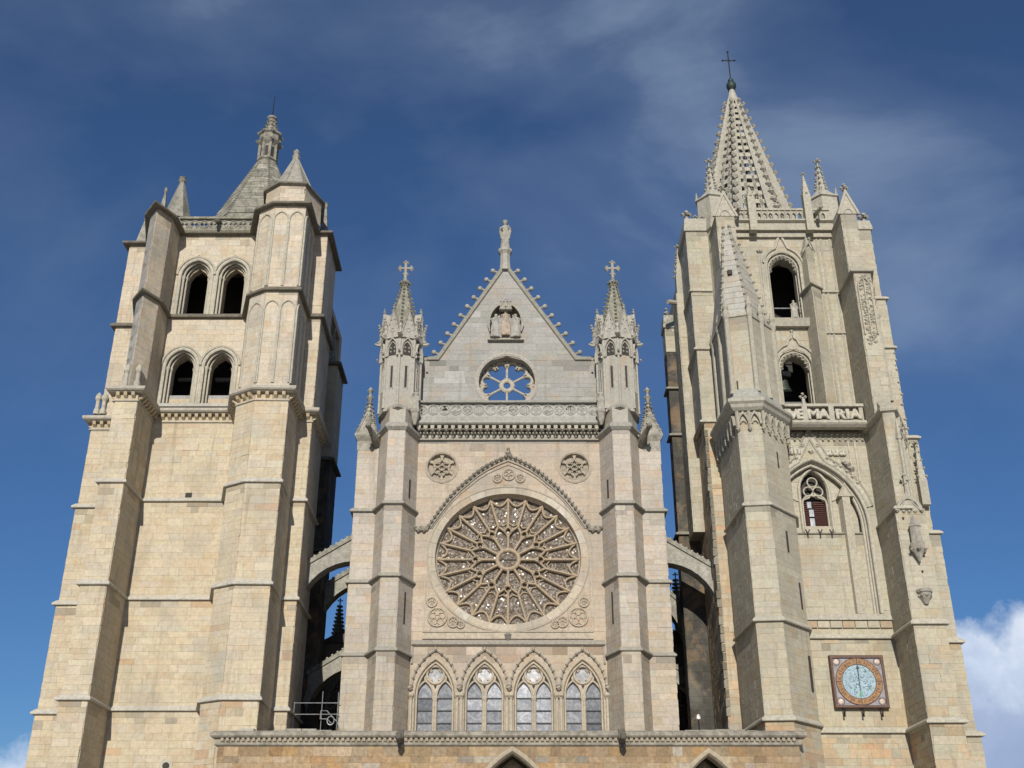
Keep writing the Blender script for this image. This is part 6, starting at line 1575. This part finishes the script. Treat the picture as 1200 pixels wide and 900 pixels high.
for s_ in (-1, 1):
    mb = MB((.40, .38, .33)); mb.box(-14.0, -13.2, 60.0, 60.6, 10.45, 10.75) if s_ < 0 else mb.box(12.6, 13.1, 61.0, 61.6, 10.45, 10.8); mb.build('coping_block', STONE, PO)

# ================================================================== FLYING BUTTRESSES
def flyer(s_, Y, dz, slope, label, group, th=1.0, cs=(.34, .325, .285), xo=12.75, b0=18.3, A=3.35):
    """half arch from the tower (outer, low) up to the nave pier (inner, high)"""
    xi = 9.5
    F_ = thing('flying_buttress', label, 'flying buttress', (s_ * 11, Y, 0), group)
    top = lambda x: 23.15 - (x - xi) * slope + dz
    # intrados: quarter-ellipse falling outward
    ex = [xi + (xo - xi) * (i / 12) for i in range(13)]
    intr = lambda x: b0 + A * math.sqrt(max(0, 1 - ((x - xi) / (xo - xi + .02)) ** 2)) + dz
    fy = front(Y)
    n = 9
    for i in range(n):       # arch stones
        xa, xb = xi + (xo - xi) * math.sin(math.pi / 2 * i / n), xi + (xo - xi) * math.sin(math.pi / 2 * (i + 1) / n)
        ta = min(intr(xa) + .6, top(xa) - .05); tb = min(intr(xb) + .6, top(xb) - .05)
        q = [(xa, intr(xa)), (xb, intr(xb)), (xb + .25 if i < n - 1 else xb, tb), (xa + (.25 if i else 0), ta)]
        o_ = random.uniform(0, .02); g = .008
        pts = [(s_ * x, Y - o_, z) for x, z in q] + [(s_ * x, Y + th, z) for x, z in q]
        f = [(0, 1, 2, 3), (7, 6, 5, 4), (1, 5, 6, 2), (4, 0, 3, 7), (0, 4, 5, 1), (3, 2, 6, 7)]
        mb = MB(jit(cs, .07)); mb.idx(pts, f); mb.build('arch_stone', STAINED, F_)
    mb = MB(cs)
    xs = [xi + (xo - xi) * math.sin(math.pi / 2 * i / 16) for i in range(17)]
    for xa, xb in zip(xs, xs[1:]):
        za, zb = min(intr(xa) + .5, top(xa) - .1), min(intr(xb) + .5, top(xb) - .1)
        q = [(xa, za), (xb, zb), (xb, max(top(xb), zb + .02)), (xa, top(xa))]
        mb.idx([(s_ * x, Y + .012, z) for x, z in q] + [(s_ * x, Y + th - .02, z) for x, z in q], [(0, 1, 2, 3), (7, 6, 5, 4), (3, 2, 6, 7)])
    mb.build('haunch', STAINED, F_)
    mb = MB((.30, .29, .245))
    q = [(xi, top(xi)), (xo + .1, top(xo + .1)), (xo + .1, top(xo + .1) + .3), (xi, top(xi) + .3)]
    mb.idx([(s_ * x, Y - .1, z) for x, z in q] + [(s_ * x, Y + th + .1, z) for x, z in q], [(0, 1, 2, 3), (7, 6, 5, 4), (3, 2, 6, 7), (0, 4, 5, 1)])
    mb.build('coping', WEATH, F_)
    for k in range(10):
        x = xi + .2 + k * .32; mb = MB((.36, .34, .29)); mb.knob((s_ * x, Y + .1, top(x) + .36), .11); mb.build('crocket', CARVED, F_)
    return F_
flyer(-1, 66.5, 0, .62, 'front flying buttress bridging the left gap, arched, grey stone with knobbed sloping top', 'flying buttresses in the gaps')
flyer(1, 66.5, -.1, .62, 'front flying buttress bridging the right gap, arched, pale stone with knobbed sloping top', 'flying buttresses in the gaps')
flyer(-1, 74.0, .75, .62, 'second flying buttress half hidden beneath the front one in the left gap', 'flying buttresses in the gaps')
flyer(1, 74.0, -.25, 1.0, 'second flying buttress half hidden beneath the front one in the right gap', 'flying buttresses in the gaps', xo=12.05, b0=15.65, A=5.7)
flyer(-1, 72.0, -5.3, .62, 'lowest sloping buttress arch, partly sunlit, deep in the dark left gap', 'flying buttresses in the gaps')
flyer(1, 75.5, -5.2, .62, 'lowest sloping buttress arch, partly sunlit, deep in the dark right gap', 'flying buttresses in the gaps')

# ================================================================== NAVE AND AISLES BEHIND
NV = thing('nave', 'tall stone nave with tiled roof and dark traceried windows behind the front', 'church building', (0, 90, 0))
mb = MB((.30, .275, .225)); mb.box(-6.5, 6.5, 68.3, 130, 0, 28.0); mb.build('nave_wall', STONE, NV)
mb = MB(); mb.idx([(-6.9, 68.6, 28), (6.9, 68.6, 28), (6.9, 130, 28), (-6.9, 130, 28), (0, 68.6, 30.6), (0, 130, 30.6)], [(0, 4, 5, 3), (1, 2, 5, 4), (0, 1, 4), (3, 5, 2)]); mb.build('roof', ROOF, NV)
for s_ in (-1, 1):
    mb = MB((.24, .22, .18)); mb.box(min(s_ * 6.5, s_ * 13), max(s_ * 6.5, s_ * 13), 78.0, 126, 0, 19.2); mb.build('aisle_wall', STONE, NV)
    mb = MB(); xo, xi = s_ * 13.3, s_ * 6.4
    mb.idx([(xo, 77.8, 19.2), (xi, 77.8, 19.2), (xi, 77.8, 22.6), (xo, 127, 19.2), (xi, 127, 19.2), (xi, 127, 22.6)], [(0, 1, 2) if s_ > 0 else (0, 2, 1), (0, 2, 5, 3), (3, 4, 5)]); mb.build('aisle_roof', ROOF, NV)
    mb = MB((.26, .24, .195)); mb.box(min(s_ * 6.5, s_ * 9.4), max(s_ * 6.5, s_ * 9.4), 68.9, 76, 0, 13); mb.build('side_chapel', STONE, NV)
    # dark traceried window seen in the gap
    xc = s_ * 11.2; fa = front(77.9)
    mb = MB((.33, .305, .25)); sweep(mb, fa, win_pts(xc, 1.2, 11.5, 15.0, 2.0, 8), roll(.12, .12), d=.06)
    sweep(mb, fa, [(xc, 11.5), (xc, 15.2)], bar(.13, .12), d=.08); sweep(mb, fa, arc(xc, 15.6, .55, 0, 360, 16)[:-1], bar(.1, .1), closed=True, d=.06)
    for q in (-.55, .55): sweep(mb, fa, arch_pts(xc + q, .5, 14.2, .8, 6), bar(.1, .1), d=.06)
    ws = mb.build('aisle_window', CARVED, NV)
    pane(win_pts(xc, 1.15, 11.5, 15.0, 1.9, 8)[::-1], ws, ROSEGLASS, .02, fa)
for s_, lab in ((-1, 'distant crocketed pinnacle seen through the left gap under the flying buttress'), (1, 'distant crocketed pinnacle seen through the right gap under the flying buttress')):
    x, z = (-12.35, 22.95) if s_ < 0 else (12.25, 24.9)
    Y = 80.5; mb = MB((.30, .285, .235)); mb.prism(ngon(x, Y, .34, 4, 45), 19.2, z - 2.9); spirelet(mb, x, Y, z - 2.9, .36, 2.9, 8, 22.5, 9, .13, .14)
    mesh_thing(mb, 'pinnacle', STAINED if s_ < 0 else CARVED, lab, 'pinnacle', (x, Y, 19.2), 'pinnacles on the nave buttresses')

# ================================================================== STATUES
def robed(name, label, x, y, z, h, wd=.30, col=(.36, .345, .295), arms=((.3, -.1), (-.3, .3)), wings=False, seated=False, turn=0, group=None, mat=None, crown=False):
    """carved figure in a long robe, its body, folds, arms and head one continuous mesh"""
    mb = MB(col); k = h / 1.75
    pr = [(.27, 0), (.29, .05), (.25, .35), (.235, .7), (.215, .95), (.20, 1.05), (.235, 1.25), (.25, 1.38), (.17, 1.47), (.075, 1.52), (.07, 1.56)]
    if seated: pr = [(.31, 0), (.34, .1), (.32, .45), (.36, .62), (.27, .75), (.22, .9), (.25, 1.2), (.25, 1.36), (.16, 1.46), (.075, 1.52), (.07, 1.56)]
    mb.lathe(0, 0, [(r * wd / .3, q) for r, q in pr], 26, 0, None, 1.0, .72, .07, 8)
    mb.ball((0, -.02, 1.64), .115, None, 12, 8, .85, .98, 1.2)
    mb.knob((0, -.13, 1.63), .03); mb.ball((0, .03, 1.67), .125, None, 10, 6, .95, .9, 1.1)
    if crown: mb.lathe(0, 0, [(.13, 1.70), (.15, 1.80), (.12, 1.80)], 10)
    for s_, (ax, az) in zip((-1, 1), arms):
        sh = (s_ * .20, 0, 1.36); el = (s_ * (.25), -.08, 1.08); hd = (s_ * .30 + ax * .45, -.26, 1.10 + az * .3 + .12)
        mb.tube([sh, el, hd], [.095, .085, .055], 8); mb.ball(hd, .06, None, 8, 5)
        mb.tube([(el[0], el[1], el[2]), (el[0] * .75, el[1] + .02, el[2] - .45)], [.09, .05], 6)
    if wings:
        for s_ in (-1, 1): mb.tube([(s_ * .12, .14, 1.2), (s_ * .36, .2, 1.5), (s_ * .44, .2, 1.0), (s_ * .36, .18, .5)], [.06, .12, .1, .04], 6)
    me = bpy.data.meshes.new(name); me.from_pydata([(a * k, b * k, c * k) for a, b, c in mb.v], [], mb.f)
    o = bpy.data.objects.new(name, me); COL.objects.link(o)
    md = o.modifiers.new('join', 'REMESH'); md.mode = 'VOXEL'; md.voxel_size = .022 * k; md.use_smooth_shade = True
    dg = bpy.context.evaluated_depsgraph_get(); m2 = bpy.data.meshes.new_from_object(o.evaluated_get(dg)); o.modifiers.clear(); o.data = m2
    at2 = m2.attributes.new('tint', 'FLOAT_COLOR', 'CORNER'); at2.data.foreach_set('color', [*col, 1] * len(m2.loops))
    m2.materials.clear(); m2.materials.append(mat or STAINED)
    o.location = (x, y, z); o.rotation_euler = (0, 0, R(turn)); return tag(o, label, 'statue', group)
robed('statue', 'tall robed stone statue standing on the pedestal at the peak of the gable', -.28, 66.7, 44.27, 2.35, .26, crown=True)
robed('statue', 'seated carved figure in the middle of the gable niche beneath the canopy', -.24, 66.45, 37.25, 2.0, .33, (.44, .36, .285), seated=True, crown=True, arms=((.2, .2), (-.2, .2)))
robed('statue', 'carved angel in the gable niche, left of the seated figure', -.88, 66.35, 37.07, 1.8, .42, (.40, .39, .36), arms=((.5, .6), (.3, .9)), wings=True, turn=20)
robed('statue', 'carved angel in the gable niche, right of the seated figure', .42, 66.35, 37.07, 1.8, .42, (.40, .385, .35), arms=((-.3, .9), (-.5, .6)), wings=True, turn=-20)
robed('statue', 'small robed statue by the left end of the pierced balustrade', -5.95, 64.7, 31.0, 1.45, .34, arms=((.3, .2), (-.3, .2)))
robed('statue', 'small robed statue by the right end of the pierced balustrade', 5.85, 64.7, 31.0, 1.45, .34, arms=((.3, .2), (-.3, .2)))
for x in (-5.95, 5.85):
    mb = MB((.33, .31, .265)); mb.lathe(x, 64.75, [(.08, 30.0), (.2, 30.3), (.28, 30.75), (.34, 30.85), (.34, 31.0)], 8)
    mb.build('statue_corbel', STAINED, CF)
robed('statue', 'small statue standing on the sill of the upper arched opening of the cream tower', 18.75, 64.1, 37.3, 1.35, .36, (.42, .40, .34), arms=((.3, .4), (-.3, .4)))

# ================================================================== RAILING, LAMP
GRL = thing('guard_rail', 'galvanised metal guard rail with reel on the terrace in the left gap', 'railing', (-11, 65.3, 11.0))
for z in (12.95, 12.32):
    mb = MB(); mb.tube([(-12.4, 65.3, z), (-9.6, 65.3, z)], .024, 6); mb.build('rail', GALV, GRL)
for x, z1_ in ((-12.2, 13.0), (-10.62, 13.6), (-9.72, 13.55)):
    mb = MB(); mb.tube([(x, 65.32, 10.3), (x, 65.32, z1_)], .02, 6); mb.build('post', GALV, GRL)
mb = MB(); mb.tube([(-10.65, 65.2, 12.05), (-10.65, 65.2, 12.5), (-10.3, 65.2, 12.5), (-9.65, 65.2, 11.85), (-9.6, 65.2, 11.6)], .026, 6); mb.tube([(-10.65, 65.2, 12.05), (-10.25, 65.2, 12.05), (-10.0, 65.2, 11.8)], .026, 6); mb.build('brace', GALV, GRL)
mb = MB(); mb.tube([(-10.05 + .2 * math.cos(k * .524), 65.15, 11.95 + .24 * math.sin(k * .524)) for k in range(12)], .03, 5, closed=True); mb.build('reel', GALV, GRL)
LP = thing('floodlight', 'small white floodlight standing on the terrace in the dark right gap', 'lamp', (10.6, 65, 11.2))
mb = MB(); mb.lathe(10.75, 65.2, [(.04, 12.0), (.11, 12.04), (.14, 12.14), (.07, 12.2), (.11, 12.25), (.04, 12.3)], 10); mb.build('lamp_head', WHITE, LP)
mb = MB(); mb.tube([(10.75, 65.2, 10.3), (10.75, 65.2, 12.05)], .04, 6); mb.build('pole', IRON, LP)
